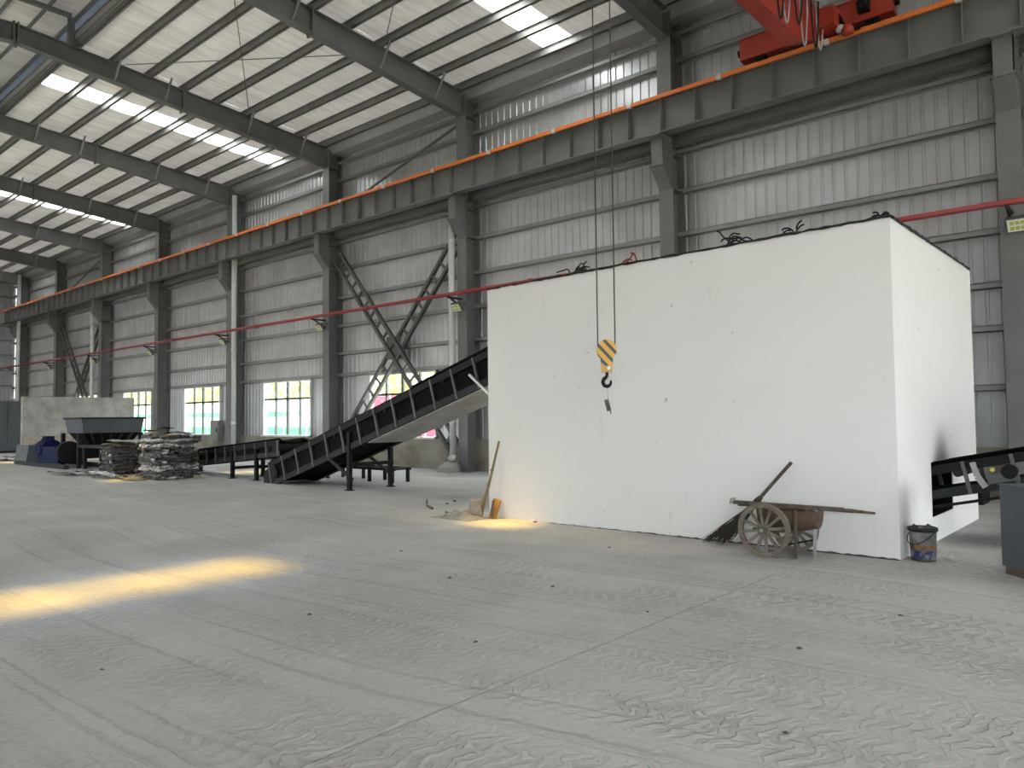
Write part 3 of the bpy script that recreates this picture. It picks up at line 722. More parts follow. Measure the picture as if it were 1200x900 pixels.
# ------------------------------------------------------------------ conveyors
def conveyor(name, loc, label, a, b_, y0, y1, hgt, legs, posts=.55, pan=True, side=True, rail=.13):
    """side frames between a=(x,z) and b=(x,z): z is the top of the side frame"""
    t = thing(name, loc, label, 'conveyor')
    ax, az = a; bx, bz = b_; d = Vector((bx-ax, 0, bz-az)); L = d.length; d.normalize(); n = Vector((-d.z, 0, d.x))
    if n.z < 0: n = -n
    def P(s, h, y): q = Vector((ax, y, az))+d*s+n*h; return q
    for y in (y0, y1):
        part('upper_rail', MB().bar(P(0, -rail/2, y), P(L, -rail/2, y), .06, rail, n), G['black'], t)
        part('lower_rail', MB().bar(P(0, -hgt+rail/2, y), P(L, -hgt+rail/2, y), .06, rail, n), G['dkgrey'], t)
        k = int(L/posts)
        for i in range(k+1):
            s = L*i/k; part('upright', MB().bar(P(s, -hgt, y-.02*(1 if y == y0 else -1)), P(s, 0, y-.02*(1 if y == y0 else -1)), .05, .04, d), G['brace'], t)
        part('side_plate', MB().bar(P(.05, -hgt*.5, y+.03*(1 if y == y0 else -1)), P(L-.05, -hgt*.5, y+.03*(1 if y == y0 else -1)), .012, hgt-.08, n), G['rubber'], t) if side else None
    mb = MB()                                       # troughed belt, upper run
    w = y1-y0
    pr = [(.04, .05), (.25, -.06), (.75, -.06), (.96, .05)]
    for s in (0, L):
        for u_, h in pr: mb.v.append(P(s, h, y0+w*u_))
    for i in range(3): mb.f.append((i, i+1, i+5, i+4))
    part('belt', mb, G['rubber'], t)
    part('return_belt', MB().bar(P(.1, -hgt+.1, (y0+y1)/2), P(L-.1, -hgt+.1, (y0+y1)/2), w-.1, .02, n), G['rubber'], t)
    if pan: part('belt_pan', MB().bar(P(L*.42, -hgt-.02, (y0+y1)/2), P(L, -hgt-.02, (y0+y1)/2), w-.02, .02, n), G['pan'], t)
    for s in (.12, L-.12): part('drum', MB().tube([P(s, -hgt*.5, y0-.02), P(s, -hgt*.5, y1+.02)], hgt*.36, 16), G['black'], t)
    k = int(L/.9)
    for i in range(1, k):
        part('idler_roller', MB().tube([P(L*i/k, -.13, y0), P(L*i/k, -.13, y1)], .05, 10), G['dkgrey'], t)
    for s, brace in legs:
        for y in (y0-.02, y1+.02):
            q = P(s, -hgt*.4, y); part('leg', MB().box(q.x-.045, q.x+.045, y-.045, y+.045, 0, q.z), G['black'], t)
            part('foot', MB().box(q.x-.09, q.x+.09, y-.08, y+.08, 0, .02), G['black'], t)
        q = P(s, -hgt, 0)
        if q.z > .35: part('cross_bar', MB().box(q.x-.03, q.x+.03, y0, y1, q.z*.62-.04, q.z*.62+.04), G['black'], t)
        if brace:
            for y in (y0-.02, y1+.02):
                r = P(s+brace, -hgt*.85, y); part('diagonal', MB().bar((r.x, y, r.z), (q.x, y, .25), .05, .06), G['dkgrey'], t)
    return t, P
tA, PA = conveyor('inclined_conveyor', (-13.5, 10.9, 0), 'long black inclined belt conveyor climbing into the left side of the white box', (-17.35, .52), (-8.3, 3.3), 10.37, 11.5, .62, [(3.45, -1.0)], .62)
y0 = 10.35
for y in (10.33, 11.42):
    part('tail_shoe', MB().prism([(-17.55,0),(-17.15,0),(-16.9,.3),(-17.1,.5),(-17.5,.3)], 1, y, y+.12), G['black'], tA)
part('hood', MB().bar(PA(5.6, .09, 10.93), PA(9.0, .09, 10.93), .9, .05, (0,0,1)), G['rubber'], tA)
part('stay', MB().bar(PA(7.45, -.3, 10.29), PA(7.85, -.85, 10.29), .045, .045), G['galv'], tA)
conveyor('feed_conveyor', (-20, 11.2, 0), 'low black feed conveyor running from the scrap bales to the foot of the inclined conveyor', (-24.3, .5), (-17.35, 1.08), 10.62, 11.5, .42, [(4.7, 0), (5.95, 0), (1.0, 0)], .5, pan=False)
# low frame behind
t = thing('low_frame', (-16.5, 12.2, 0), 'low black steel bench-like frame on short legs behind the inclined conveyor', 'frame')
part('top_rail', MB().box(-18.4, -14.6, 12.14, 12.2, .3, .37), G['black'], t)
part('top_rail', MB().box(-18.4, -14.6, 12.64, 12.7, .3, .37), G['black'], t)
for x in (-18.3, -17.4, -16.5, -15.6, -14.7):
    for y in (12.17, 12.67): part('leg', MB().box(x-.04, x+.04, y-.03, y+.03, 0, .3), G['black'], t)
    part('cross_bar', MB().box(x-.03, x+.03, 12.2, 12.64, .31, .36), G['black'], t)
# right-hand conveyor leaving the box
tR, PR = conveyor('outfeed_conveyor', (-1.5, 11, 0), 'black outfeed conveyor leaving the hole in the right side of the white box', (-3.0, .80), (2.5, 1.95), 10.52, 11.5, .40, [(4.6, 0)], .5, pan=False, side=False, rail=.11)
part('lower_bar', MB().bar(PR(.2, -.5, 10.5), PR(2.6, -.46, 10.5), .03, .035), G['black'], tR)
part('bearing', MB().tube([PR(1.48, -.2, 10.43), PR(1.48, -.2, 10.52)], .085, 16), G['black'], tR)
part('bearing_cap', MB().tube([PR(1.32, -.15, 10.42), PR(1.32, -.15, 10.45)], .024, 12), G['ledyellow'], tR)
part('bearing_housing', MB().bar(PR(1.24, -.26, 10.47), PR(1.56, -.26, 10.47), .05, .1), G['brace'], tR)
part('bearing_bracket', MB().bar(PR(1.2, -.34, 10.48), PR(1.14, -.2, 10.48), .03, .07).bar(PR(1.14, -.2, 10.48), PR(1.13, -.03, 10.48), .03, .06), G['steel_light'], tR)

# grey cabinet at the right edge
t = thing('control_cabinet', (-1.0, 9.15, 0), 'grey steel control cabinet at the right edge in front of the outfeed conveyor', 'cabinet')
R = Matrix.Translation((-1.38, 8.92, 0)) @ Matrix.Rotation(math.radians(-47), 4, 'Z')
part('body', MB().box(0, .9, 0, .55, .08, .87).xf(R), G['cab'], t)
part('plinth', MB().box(.02, .88, .02, .53, 0, .08).xf(R), G['wood'], t)
part('door', MB().box(.03, .87, -.012, 0, .11, .84).xf(R), G['cab'], t)
part('lid', MB().box(-.01, .91, -.01, .56, .87, .885).xf(R), G['cab'], t)
# dark trough by the wall
tag(part('dark_trough', MB().prism([(15.2,0),(15.8,0),(15.9,.35),(15.1,.35)], 0, -4.2, -2.6), G['black']), 'low black trough on the floor beyond the right side of the box', 'trough')

# ------------------------------------------------------------------ cart, broom, bucket
t = thing('hand_cart', (-3.45, 8.6, 0), 'old wooden two-wheeled hand cart with spoked wheels parked against the white box', 'cart')
ca = math.radians(6)
def cp(a, bq, z): return Vector((-3.52+a*math.cos(ca)-bq*math.sin(ca)*.0, 8.36+bq+a*math.sin(ca)*.6, z))
RW = .30
def wheel(c):
    w = part('wheel', MB(), G['wood'], t) if False else None
    mb = MB(); n = 32
    for k in range(n):
        for r_, y_ in ((RW, -.025), (RW, .025), (RW-.05, .025), (RW-.05, -.025)):
            an = 2*PI*k/n; mb.v.append(Vector((c[0]+r_*math.cos(an), c[1]+y_, c[2]+r_*math.sin(an))))
    for k in range(n):
        a, b2 = 4*k, 4*((k+1)%n)
        for j in range(4): mb.f.append((a+j, b2+j, b2+(j+1)%4, a+(j+1)%4))
    w = part('wheel', mb, G['wood_light'], t)
    for k in range(12):
        an = 2*PI*(k+.3)/12; e = Vector((math.cos(an), 0, math.sin(an)))
        part('spoke', MB().bar(Vector(c)+e*.04, Vector(c)+e*(RW-.04), .03, .026, (0,1,0)), G['wood_light'], w)
    part('hub', MB().tube([(c[0], c[1]-.06, c[2]), (c[0], c[1]+.06, c[2])], .045, 14), G['wood'], w)
    part('hub_cap', MB().tube([(c[0], c[1]-.085, c[2]), (c[0], c[1]-.06, c[2])], .02, 10), G['galv'], w)
W1 = (-3.57, 8.33, RW); W2 = (-3.41, 8.84, .265)
wheel(W1); RW = .265; wheel(W2)
part('axle', MB().tube([W1, W2], .02, 8), G['black'], t)
for y_, zo in ((8.45, 0), (8.80, -.05)):
    part('shaft', MB().bar((-3.98, y_, .575+zo), (-2.74, y_, .575+zo), .045, .04).tube([(-2.76, y_, .573+zo), (-2.52, y_, .568+zo)], [.018, .013], 8), G['wood'], t)
for x in (-3.9, -3.5, -3.12): part('cross_slat', MB().bar((x, 8.44, .545), (x, 8.82, .5), .05, .02), G['wood'], t)
# sagging tub below the shafts
def tub(u_, v):
    an = PI+PI*v; x = -3.72+.66*u_; e = .8+.2*math.sin(PI*u_)
    return (x, 8.63+.15*math.cos(an), .52+.25*e*math.sin(an))
mb = MB().grid(12, 10, tub)
part('tub', mb, G['hide'], t, smooth=True)
def tubend(x, e): return MB().add([(x, 8.63, .52)]+[(x, 8.63+.15*math.cos(PI+PI*k/10), .52+.25*e*math.sin(PI+PI*k/10)) for k in range(11)], [(0, k+1, k+2) for k in range(10)])
part('tub_end', tubend(-3.06, .8), G['hide'], t); part('tub_end', tubend(-3.72, .8), G['hide'], t)
for x, y_, mt in ((-3.24, 8.44, 'wood'), (-3.09, 8.62, 'galv')):
    part('leg', MB().bar((x, y_, .53), (x-.02, y_-.02, 0), .03, .03), G[mt], t)
part('under_bar', MB().bar((-3.75, 8.45, .28), (-3.2, 8.55, .28), .04, .035), G['wood'], t)
part('leg_brace', MB().bar((-3.4, 8.6, .12), (-3.1, 8.62, .2), .02, .02), G['black'], t)
part('rope_end', MB().tube([(-3.96, 8.45, .58), (-4.02, 8.43, .57), (-4.0, 8.42, .61), (-3.95, 8.44, .62)], .015, 6), G['galv'], t)

t = thing('twig_broom', (-4.3, 8.85, 0), 'big twig broom leaning on the white box behind the hand cart', 'broom')
top = Vector((-3.48, 8.955, 1.03)); bot = Vector((-4.33, 8.80, .02)); dv = (bot-top)
neck = top+dv*.55
part('handle', MB().tube([top, top+dv*.62], .021, 8), G['wood'], t)
part('binding', MB().tube([top+dv*.42, top+dv*.47, top+dv*.52], [.026, .04, .034], 8), G['twig'], t)
head = part('brush', MB().tube([top+dv*.5, top+dv*.62, top+dv*.78, top+dv*.92], [.03, .05, .06, .05], 9), G['twig'], t)
mb = MB(); rnd = random.Random(3); d0 = dv.normalized(); sv = Vector((.75, .05, -.66)).normalized()
for k in range(110):
    o = Vector((rnd.uniform(-1, 1)*.05, rnd.uniform(-1, 1)*.05, rnd.uniform(-.5, 1)*.05)); st_ = top+dv*rnd.uniform(.5, .72)+o*.5
    e = bot+Vector((rnd.uniform(-.22, .12), rnd.uniform(-.09, .06), rnd.uniform(-.015, .05)))
    e.y = min(e.y, 8.98); e.z = max(e.z, .004); mid = st_.lerp(e, .5)+o*.8+Vector((0,0,-.02)); mid.y = min(mid.y, 8.97)
    mb.tube([st_, mid, e], [.006, .005, .003], 3, cap=False)
b_ = part('twigs', mb, G['twig'], head); b_['kind'] = 'stuff'

t = thing('paint_bucket', (-2.14, 9.22, 0), 'dirty plastic paint bucket with orange and blue bands beside the corner of the white box', 'bucket')
c = (-2.15, 9.19, 0)
part('body', MB().lathe([(.001,.003),(.122,.003),(.137,.35),(.131,.35),(.118,.02),(.001,.02)], 28, c), G['bucket'], t, smooth=True)
part('rim', MB().lathe([(.137,.315),(.15,.32),(.15,.355),(.134,.36),(.131,.34)], 28, c), G['dkgrey'], t, smooth=True)
part('blue_band', MB().lathe([(.1245,.03),(.129,.11)], 28, c), G['bluelabel'], t, smooth=True)
part('orange_band', MB().lathe([(.1302,.125),(.1334,.175)], 28, c), G['orangelabel'], t, smooth=True)
part('handle', MB().tube([(c[0]+.153*math.cos(a), c[1]+.153*math.sin(a), .32-.14*math.sin(PI*(a-2.6)/PI)) for a in [2.6+PI*i/12 for i in range(13)]], .005, 5), G['black'], t)
part('rubbish', MB().grid(6, 6, lambda u_, v: (c[0]+(u_-.5)*.18, c[1]+(v-.5)*.18, .34+.05*math.sin(u_*7+v*3))), G['scrap_dark'], t)
def bag(x, y, s, label, name='plastic_scrap'):
    rnd = random.Random(int(x*100)); mb = MB().grid(5, 5, lambda u_, v: (x+(u_-.5)*s+rnd.uniform(-.02, .02), y+(v-.5)*s+rnd.uniform(-.02, .02), .004+.5*s*rnd.random()*math.sin(PI*u_)*math.sin(PI*v)))
    return tag(part(name, mb, G['galv']), label, 'litter')
bag(-1.93, 9.4, .12, 'small grey scrap of crumpled plastic right of the paint bucket')

# pole, sack, board and sand at the left corner of the box
t = thing('bamboo_pole', (-8.42, 8.79, 0), 'old bamboo pole leaning on the left corner of the white box', 'pole')
part('shaft', MB().tube([(-8.43, 8.78, .01), (-8.31, 8.88, .6), (-8.19, 8.975, 1.22)], [.03, .022, .016], 8), G['bamboo'], t)
for f_ in (.2, .42, .62): 
    q = Vector((-8.43, 8.78, .01)).lerp(Vector((-8.19, 8.975, 1.22)), f_); part('node', MB().tube([q-Vector((.004,.003,.015)), q+Vector((.004,.003,.015))], .029, 8), G['bamboo'], t)
t = thing('leaning_board', (-8.22, 8.85, 0), 'short ochre wooden board leaning against the foot of the white box', 'board')
part('plank', MB().add([(-8.28,8.8,0),(-8.15,8.82,0),(-8.15,8.85,0),(-8.28,8.83,0),(-8.3,8.95,.3),(-8.16,8.96,.27),(-8.16,8.985,.27),(-8.3,8.98,.3)], [(3,2,1,0),(4,5,6,7),(0,1,5,4),(1,2,6,5),(2,3,7,6),(3,0,4,7)]), G['ochre'], t)
part('batten', MB().bar((-8.2, 8.8, .04), (-8.28, 8.92, .27), .03, .02), G['wood'], t)
t = thing('cement_sack', (-8.5, 8.72, 0), 'pale dusty rolled sack standing at the foot of the bamboo pole', 'sack')
rnd = random.Random(9)
part('bag', MB().lathe([(.001,0),(.11,.01),(.12,.08),(.105,.18),(.095,.26),(.11,.3),(.09,.31),(.06,.24),(.001,.2)], 12, (-8.5, 8.74, 0)), G['sack'], t, smooth=True)
mb = MB().grid(16, 12, lambda u_, v: (-8.72+(u_-.5)*.9, 8.62+(v-.5)*.55, .001+.13*max(0, 1-((u_-.55)*2.1)**2-((v-.5)*2.1)**2)*(.8+.3*math.sin(u_*21+v*13))))
tag(part('sand_heap', mb, G['sand'], smooth=True), 'small heap of pale sand at the left corner of the white box', 'sand', kind='stuff')
tag(part('glove', MB().lathe([(.001,0),(.05,.01),(.06,.04),(.03,.07),(.001,.075)], 10, (-8.86, 8.5, .01)), G['sack'], smooth=True), 'crumpled pale rag lying left of the sand heap', 'rag')
t = thing('floor_marker', (-7.42, 8.93, 0), 'tiny white cap with a red base on the floor at the foot of the box', 'cap')
part('cap', MB().lathe([(.025,.02),(.02,.06),(.001,.065)], 10, (-7.42, 8.93, 0)), G['white'], t); part('base', MB().lathe([(.001,0),(.03,0),(.03,.02)], 10, (-7.42, 8.93, 0)), G['red'], t)
tag(part('mortar_strip', MB().grid(14, 3, lambda u_, v: (-6.95+.5*u_, 8.93+.07*v, .002+.018*math.sin(PI*v)*math.sin(PI*u_)*(1+.5*math.sin(u_*30)))), G['conc']), 'thin strip of dropped mortar along the foot of the white box', 'mortar')
tag(part('steel_rod', MB().tube([(-10.3, 11.2, .03), (-8.7, 10.6, .03)], .025, 8), G['dkgrey']), 'dark steel rod lying on the floor left of the white box', 'rod')
for i, (x, y, l, an, lb) in enumerate(((-9.9, 9.1, .5, 2.6, 'short reddish stick on the floor, nearer the box corner'), (-10.6, 9.6, .6, 2.4, 'longer reddish stick on the floor left of the sand heap'))):
    tag(part('stick', MB().bar((x, y, .015), (x+l*math.cos(an), y+l*math.sin(an), .015), .03, .03), G['wood']), lb, 'stick')

# loose grit on the floor
rnd = random.Random(12)
grit = [(-5.4,3.6,.022,'dark grit lump just right of the end of the yellow light patch'), (-5.52,5.3,.026,'dark grit lump alone on the floor mid photo, below the bamboo pole'),
 (-7.1,6.01,.02,'small grit lump on the floor between the inclined conveyor legs and the camera'), (-3.82,3.92,.02,'flat dark grit lump beside the floor joint, left of the photo centre'),
 (-2.0,5.21,.024,'dark grit lump on the open floor in front of the hand cart'), (-1.54,3.8,.02,'dark grit lump nearest the bottom edge of the photo, at right'),
 (-1.71,6.55,.022,'dark grit lump on the floor in front of the paint bucket'), (-4.48,5.64,.024,'dark grit lump on the floor straight below the crane hook'),
 (-5.27,7.74,.02,'small grit lump closest to the front wall of the white box'), (-3.31,5.4,.02,'dark grit lump midway between the crane hook and the hand cart'),
 (-10.25,9.79,.04,'middle one of three dark grit lumps left of the sand heap'), (-9.34,8.9,.035,'nearest of three dark grit lumps left of the sand heap'),
 (-10.44,10.17,.04,'farthest of three dark grit lumps left of the sand heap'), (-5.27,1.96,.015,'tiny grit lump at the bottom left, below the yellow light patch')]
for x, y, r, lb in grit:
    mb = MB(); vs = [Vector((0,0,1)), Vector((0,0,-.3))]+[Vector((math.cos(k*PI/3)*rnd.uniform(.7,1.2), math.sin(k*PI/3)*rnd.uniform(.7,1.2), rnd.uniform(-.1,.4))) for k in range(6)]
    mb.add([Vector((v.x*r, v.y*r, v.z*r*.6+r*.2)) for v in vs], [(0, 2+k, 2+(k+1)%6) for k in range(6)]+[(1, 2+(k+1)%6, 2+k) for k in range(6)])
    for v in mb.v: v += Vector((x, y, 0))
    tag(part('grit_lump', mb, G['dust']), lb, 'debris', 'loose grit on the floor')

# ------------------------------------------------------------------ scrap corner at left
def bale(name, x0, x1, y0, y1, h, nl, label, mats, seed):
    rnd = random.Random(seed); t = thing(name, ((x0+x1)/2, (y0+y1)/2, 0), label, 'bale')
    cx, cy = (x0+x1)/2, (y0+y1)/2; hx, hy = (x1-x0)/2, (y1-y0)/2; dz = h/nl
    for l in range(nl):
        z = l*dz; m_ = 28; mb = MB(); ring = []
        ox, oy = rnd.uniform(-.05, .05), rnd.uniform(-.05, .05)
        for k in range(m_):
            an = 2*PI*k/m_; c_, s_ = math.cos(an), math.sin(an); r = 1/((abs(c_)**5+abs(s_)**5)**.2)
            j = 1+rnd.uniform(-.075, .05); ring.append((cx+ox+hx*c_*r*j, cy+oy+hy*s_*r*j, rnd.uniform(-.03, .03)))
        for zz, q in ((0, 1), (.55, 1.02), (1, .985)):
            for (x, y, w) in ring: mb.v.append(Vector((cx+(x-cx)*q+rnd.uniform(-.02,.02), cy+(y-cy)*q+rnd.uniform(-.02,.02), max(0, z+dz*zz*.96+w))))
        for r_ in range(2):
            for k in range(m_): a = r_*m_+k; b2 = r_*m_+(k+1)%m_; mb.f.append((a, b2, b2+m_, a+m_))
        mb.f.append(tuple(range(2*m_, 3*m_))); mb.f.append(tuple(range(m_))[::-1])
        part('pressed_layer', mb, G[rnd.choice(mats)], t)
    for k in range(70):                             # loose flakes sticking out of the faces
        side = rnd.random(); z = rnd.uniform(.05, h)
        if side < .5: p = Vector((rnd.uniform(x0, x1), y0-.02, z)); 
        else: p = Vector((x1+.02, rnd.uniform(y0, y1), z))
        a = rnd.uniform(-.6, .6); l = rnd.uniform(.08, .22); w = rnd.uniform(.02, .06)
        dd = Vector((math.cos(a), 0, math.sin(a)*.4)) if side < .5 else Vector((0, math.cos(a), math.sin(a)*.4))
        nn = Vector((0,-1,0)) if side < .5 else Vector((1,0,0))
        mb = MB().bar(p, p+dd*l+nn*rnd.uniform(-.04, .07), w, .008, nn)
        part('scrap_flake', mb, G[rnd.choice(['scrap_pale', 'scrap_mid', 'scrap_dark', 'scrap_pale'] if side < .5 else ['scrap_mid', 'scrap_dark', 'scrap_dark', 'galv'])], t)
    return t
b1 = bale('scrap_bale', -22.1, -20.72, 9.03, 10.25, 1.2, 15, 'taller round-cornered stack of pressed black and silver scrap sheet beside the feed conveyor', ['scrap_dark', 'scrap_dark', 'scrap_mid', 'scrap_pale'], 4)
b2 = bale('scrap_bale', -24.9, -23.85, 9.1, 10.5, .92, 12, 'lower brownish grey scrap bale left of the taller stack, pale sheets on top', ['scrap_mid', 'scrap_brown', 'scrap_dark'], 6)
# loose sheets
rnd = random.Random(31)
def sheet(name, x, y, z, sx, sy, an, tilt, mat, label, cat='sheet', grp=None):
    mb = MB().grid(6, 4, lambda u_, v: ((u_-.5)*sx, (v-.5)*sy, .03*math.sin(u_*9+v*4)+.02*rnd.uniform(-1, 1)))
    R = Matrix.Translation((x, y, z)) @ Matrix.Rotation(an, 4, 'Z') @ Matrix.Rotation(tilt, 4, 'Y')
    return tag(part(name, mb.xf(R), G[mat]), label, cat, grp)
sheet('scrap_sheet', -21.2, 9.65, 1.27, 1.2, .9, .3, .01, 'scrap_dark', 'flat dark sheet lying on top of the taller scrap stack')
sheet('scrap_sheet', -21.9, 9.6, 1.36, .8, .6, .8, -.15, 'black', 'tilted black sheet at the left top of the taller scrap stack')
sheet('scrap_sheet', -24.3, 9.7, 1.0, 1.0, .9, .1, 0, 'scrap_pale', 'pale sheet lying on top of the lower scrap bale')
offs = [(-24.9,8.55,1.5,.3,.15,'scrap_pale','longest pale flat scrap strip, under the lower scrap bale'), (-25.3,8.25,1.8,.22,.1,'scrap_mid','grey scrap strip lying nearest the camera, left of both scrap bales'),
 (-24.0,8.8,.9,.4,.05,'white','white flat offcut at the foot of the lower scrap bale'), (-22.9,8.7,.5,.35,.8,'scrap_pale','crumpled pale offcut in the gap between the two scrap bales'),
 (-22.5,8.5,.55,.35,1.5,'scrap_pale','crumpled pale offcut at the near left foot of the taller scrap stack'), (-22.0,8.75,.6,.35,.2,'scrap_mid','grey offcut tucked against the front of the taller scrap stack'),
 (-21.3,8.65,.9,.4,.3,'scrap_dark','dark flat offcut lying in front of the taller scrap stack'), (-20.4,9.3,.5,.3,.9,'scrap_pale','pale offcut at the right foot of the taller scrap stack'),
 (-20.2,10.0,.4,.25,.2,'scrap_pale','small pale offcut under the start of the feed conveyor'), (-23.3,8.45,.45,.25,.4,'scrap_mid','small grey offcut in front of the lower scrap bale'),
 (-25.5,8.9,.5,.35,1.1,'scrap_mid','grey offcut between the shredder legs and the lower scrap bale')]
for k, (x, y, sx, sy, an, mt, lb) in enumerate(offs):
    sheet('scrap_offcut', x, y, .06+.012*(k%3), sx, sy, an, rnd.uniform(-.05, .05), mt, lb, 'offcut', 'scrap offcuts in front of the bales')
for x, y, z, sx, an, mt, lb in ((-37.4,10.1,.1,.9,.2,'scrap_pale','pale crumpled scrap at the front of the heap at the left photo edge'), (-38.4,10.6,.12,.8,1.2,'scrap_mid','grey crumpled scrap at the back of the heap at the left photo edge'),
  (-36.6,9.7,.08,.7,2.2,'scrap_dark','dark crumpled scrap nearest the grey steel box, in the heap at the left photo edge'), (-38.2,9.6,.08,.6,.7,'scrap_pale','small pale scrap at the far left of the heap at the left photo edge')):
    sheet('litter_sheet', x, y, z-.03, sx, .5, an, .04, mt, lb, 'litter', 'small scrap heap at the left edge')
t = thing('distribution_box', (-31.45, 16.36, .85), 'grey electric box on the wall beside the window next to the tall downpipe', 'box')
part('cabinet', MB().box(-31.8, -31.1, 16.15, 16.36, .75, 1.6), G['steel_light'], t); part('door', MB().box(-31.76, -31.14, 16.135, 16.15, .8, 1.55), G['steel_light'], t); part('handle', MB().box(-31.25, -31.2, 16.115, 16.135, 1.1, 1.25), G['black'], t)

# shredder with hopper
t = thing('shredder', (-29, 10.4, 0), 'dark grey scrap shredder with a wide open hopper behind the scrap bales', 'shredder')
hx0, hx1, hy0, hy1 = -30.0, -28.4, 9.8, 11.9
def hopper(z0, z1, a, b2, mat, name):
    mb = MB(); q = [(hx0, hy0), (hx1, hy0), (hx1, hy1), (hx0, hy1)]; cx, cy = (hx0+hx1)/2, (hy0+hy1)/2
    vs = [Vector((cx+(x-cx)*s, cy+(y-cy)*s, z)) for s, z in ((a, z0), (b2, z1)) for x, y in q]+[Vector((cx+(x-cx)*s*.96, cy+(y-cy)*s*.96, z)) for s, z in ((a, z0), (b2, z1)) for x, y in q]
    f = []
    for k in range(4):
        n_ = (k+1)%4; f += [(k, n_, n_+4, k+4), (k+8, k+12, n_+12, n_+8), (k+4, n_+4, n_+12, k+12), (k, k+8, n_+8, n_)]
    part(name, mb.add(vs, f), mat, t)
hopper(1.2, 1.72, .93, 1.0, G['cab'], 'hopper')
hopper(.75, 1.2, .62, .9, G['black'], 'hopper_throat')
part('hopper_rim', MB().box(hx0-.04, hx1+.04, hy0-.04, hy0, 1.68, 1.75).box(hx1, hx1+.04, hy0-.04, hy1, 1.68, 1.75).box(hx0-.04, hx1+.04, hy1, hy1+.04, 1.68, 1.75).box(hx0-.04, hx0, hy0, hy1, 1.68, 1.75), G['dkgrey'], t)
for k in range(5):
    y = hy0+.3+.35*k; part('rib', MB().bar((hx1-.02, y, 1.2), (hx1-.25, (y-10.85)*.7+10.85, .78), .05, .05), G['dkgrey'], t)
part('rotor_box', MB().box(-30.0, -28.5, 9.95, 11.7, .32, .78), G['black'], t)
for x in (-30.0, -28.45):
    for y in (9.75, 11.8): part('leg', MB().box(x-.06, x+.06, y-.06, y+.06, 0, 1.2), G['black'], t)
part('platform', MB().box(-28.45, -26.3, 9.7, 11.6, .72, .8), G['dkgrey'], t)
for x in (-27.9, -26.5):
    for y in (9.75, 11.5): part('platform_leg', MB().box(x-.05, x+.05, y-.05, y+.05, 0, .72), G['black'], t)
part('skid', MB().box(-33.4, -28.2, 9.2, 9.36, 0, .14).box(-33.4, -28.2, 10.5, 10.66, 0, .14), G['dkgrey'], t)
t = thing('drive_motor', (-31, 9.6, .14), 'blue electric drive motor and gearbox on the shredder skid', 'motor')
part('motor_body', MB().tube([(-31.9, 9.75, .62), (-31.1, 9.75, .62)], .34, 18).box(-31.85, -31.15, 9.5, 10.0, .14, .35), G['blue'], t)
part('gearbox', MB().prism([(-31.1,.14),(-29.4,.14),(-29.4,.55),(-29.7,.7),(-31.0,.7)], 1, 9.4, 10.2), G['blue'], t)
part('terminal_box', MB().box(-31.7, -31.35, 9.6, 9.9, .93, 1.08), G['blue'], t)
part('cooling_fin', MB().box(-31.8, -31.2, 9.395, 9.41, .45, .8).box(-31.8, -31.2, 9.6, 9.62, .9, .98), G['blue'], t)
part('flywheel', MB().tube([(-29.38, 9.7, .55), (-29.2, 9.7, .55)], .38, 20), G['black'], t)
tag(part('steel_box', MB().prism([(9.3,0),(10.2,0),(10.1,.74),(9.4,.74)], 0, -33.9, -32.5), G['cab']), 'plain grey steel box at the left end of the shredder, beside the blue motor', 'box')
# concrete wall and container behind
t = thing('concrete_partition', (-36.3, 12.5, 0), 'free-standing stained concrete partition wall behind the shredder', 'partition')
part('panel', MB().box(-36.55, -36.3, 10.25, 14.75, 0, 2.68), G['conc'], t)
tag(part('sand_bank', MB().prism([(-36.3,0),(-35.4,0),(-36.3,1.0)], 1, 10.3, 14.0), G['sand']), 'yellowish dirt banked against the concrete partition', 'dirt', kind='stuff')
t = thing('steel_container', (-47, 11, 0), 'plain grey steel container at the far left edge, beyond the concrete partition', 'container')
part('body', MB().box(-49, -46, 6.5, 13.3, .12, 2.72), G['cab'], t); part('base_frame', MB().box(-48.95, -46.05, 6.55, 13.25, 0, .12), G['black'], t)
for k in range(4): part('rib', MB().box(-46, -45.96, 7.5+1.6*k, 7.56+1.6*k, .15, 2.7), G['cab'], t)

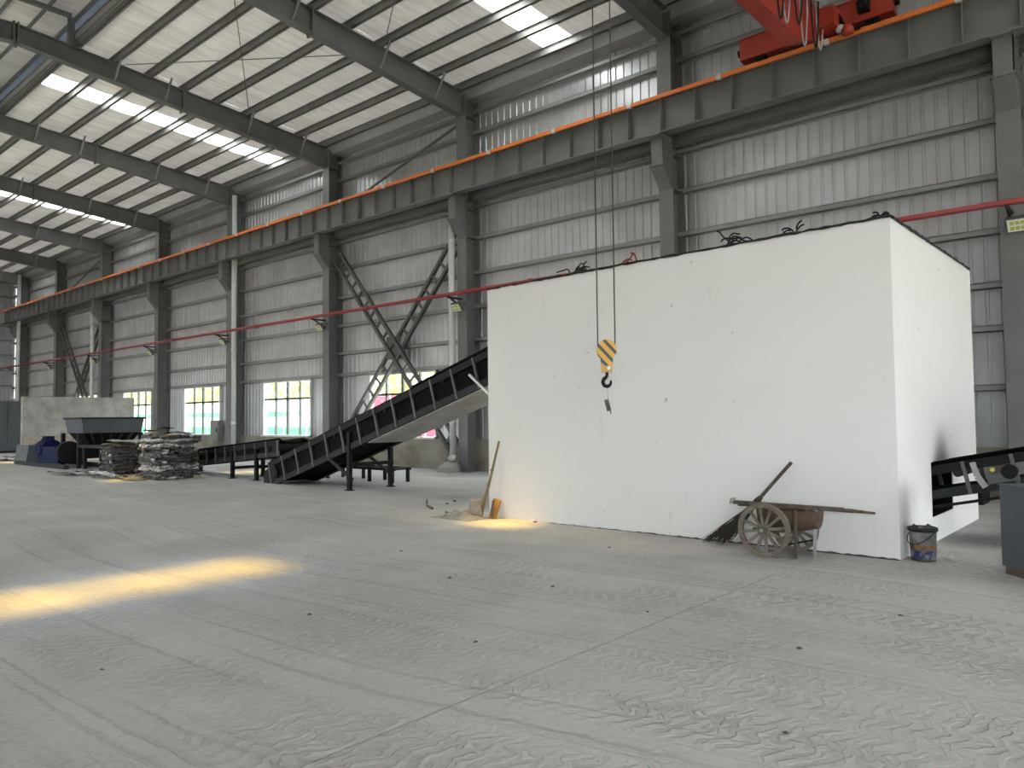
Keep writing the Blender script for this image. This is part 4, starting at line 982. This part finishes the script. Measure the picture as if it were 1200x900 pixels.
# ------------------------------------------------------------------ outside the windows
def hoard(x0, x1, label, mats):
    t = thing('hoarding', ((x0+x1)/2, 38, -.13), label, 'hoarding')
    n = int((x1-x0)/3.5); w = (x1-x0)/n
    z = -.13
    for h, m_ in mats:
        me = MB().box(.02, w-.02, 38, 38.06, z, z+h-.01).mesh('board', G[m_], (0, 38, -.13))
        for k in range(n):
            o = bpy.data.objects.new('board', me); COL.objects.link(o); o.parent = t; o.location = (x0+w*k-(x0+x1)/2, 0, 0)
        z += h
    pm = MB().box(-.04, .04, 37.9, 38, -.13, z).mesh('post', G['white'], (0, 38, -.13))
    for k in range(n+1):
        o = bpy.data.objects.new('post', pm); COL.objects.link(o); o.parent = t; o.location = (x0+w*k-(x0+x1)/2, 0, 0)
hoard(-140, -50.2, 'green and white site hoarding seen through the windows left of the X-brace', [(1.1, 'hoard_green'), (.9, 'hoard_white'), (.5, 'hoard_green'), (1.1, 'hoard_white')])
hoard(-50, -30, 'red site hoarding seen through the window behind the inclined conveyor', [(1.5, 'hoard_red'), (.3, 'hoard_white'), (1.7, 'hoard_red')])
rnd = random.Random(77)
for k in range(15):
    x = -40-6.4*k; y = 46+(k%2)*1.5; h = rnd.uniform(8, 9.5)
    t = thing('tree', (x, y, -.13), 'yellow-green bushy tree beyond the hoarding, seen small through the windows', 'tree', 'trees beyond the hoarding')
    part('trunk', MB().tube([(x, y, -.13), (x, y, 3)], [.18, .12], 8), G['wood'], t)
    mb = MB()
    for q in range(420):
        th_, ph = rnd.uniform(0, 2*PI), math.acos(rnd.uniform(-1, 1)); r = rnd.uniform(.55, 1)
        p = Vector((x+2.8*r*math.sin(ph)*math.cos(th_), y+2.5*r*math.sin(ph)*math.sin(th_), h*.55+h*.45*r*math.cos(ph)))
        if p.z < .5: p.z = .5
        a = Vector((rnd.uniform(-1,1), rnd.uniform(-1,1), rnd.uniform(-1,1))).normalized(); b2 = a.orthogonal().normalized(); s_ = rnd.uniform(.3, .55)
        mb.add([p+a*s_, p+b2*s_*.6, p-a*s_, p-b2*s_*.6], [(0,1,2,3)])
    part('foliage', mb, G['leaf'], t)['kind'] = 'stuff'
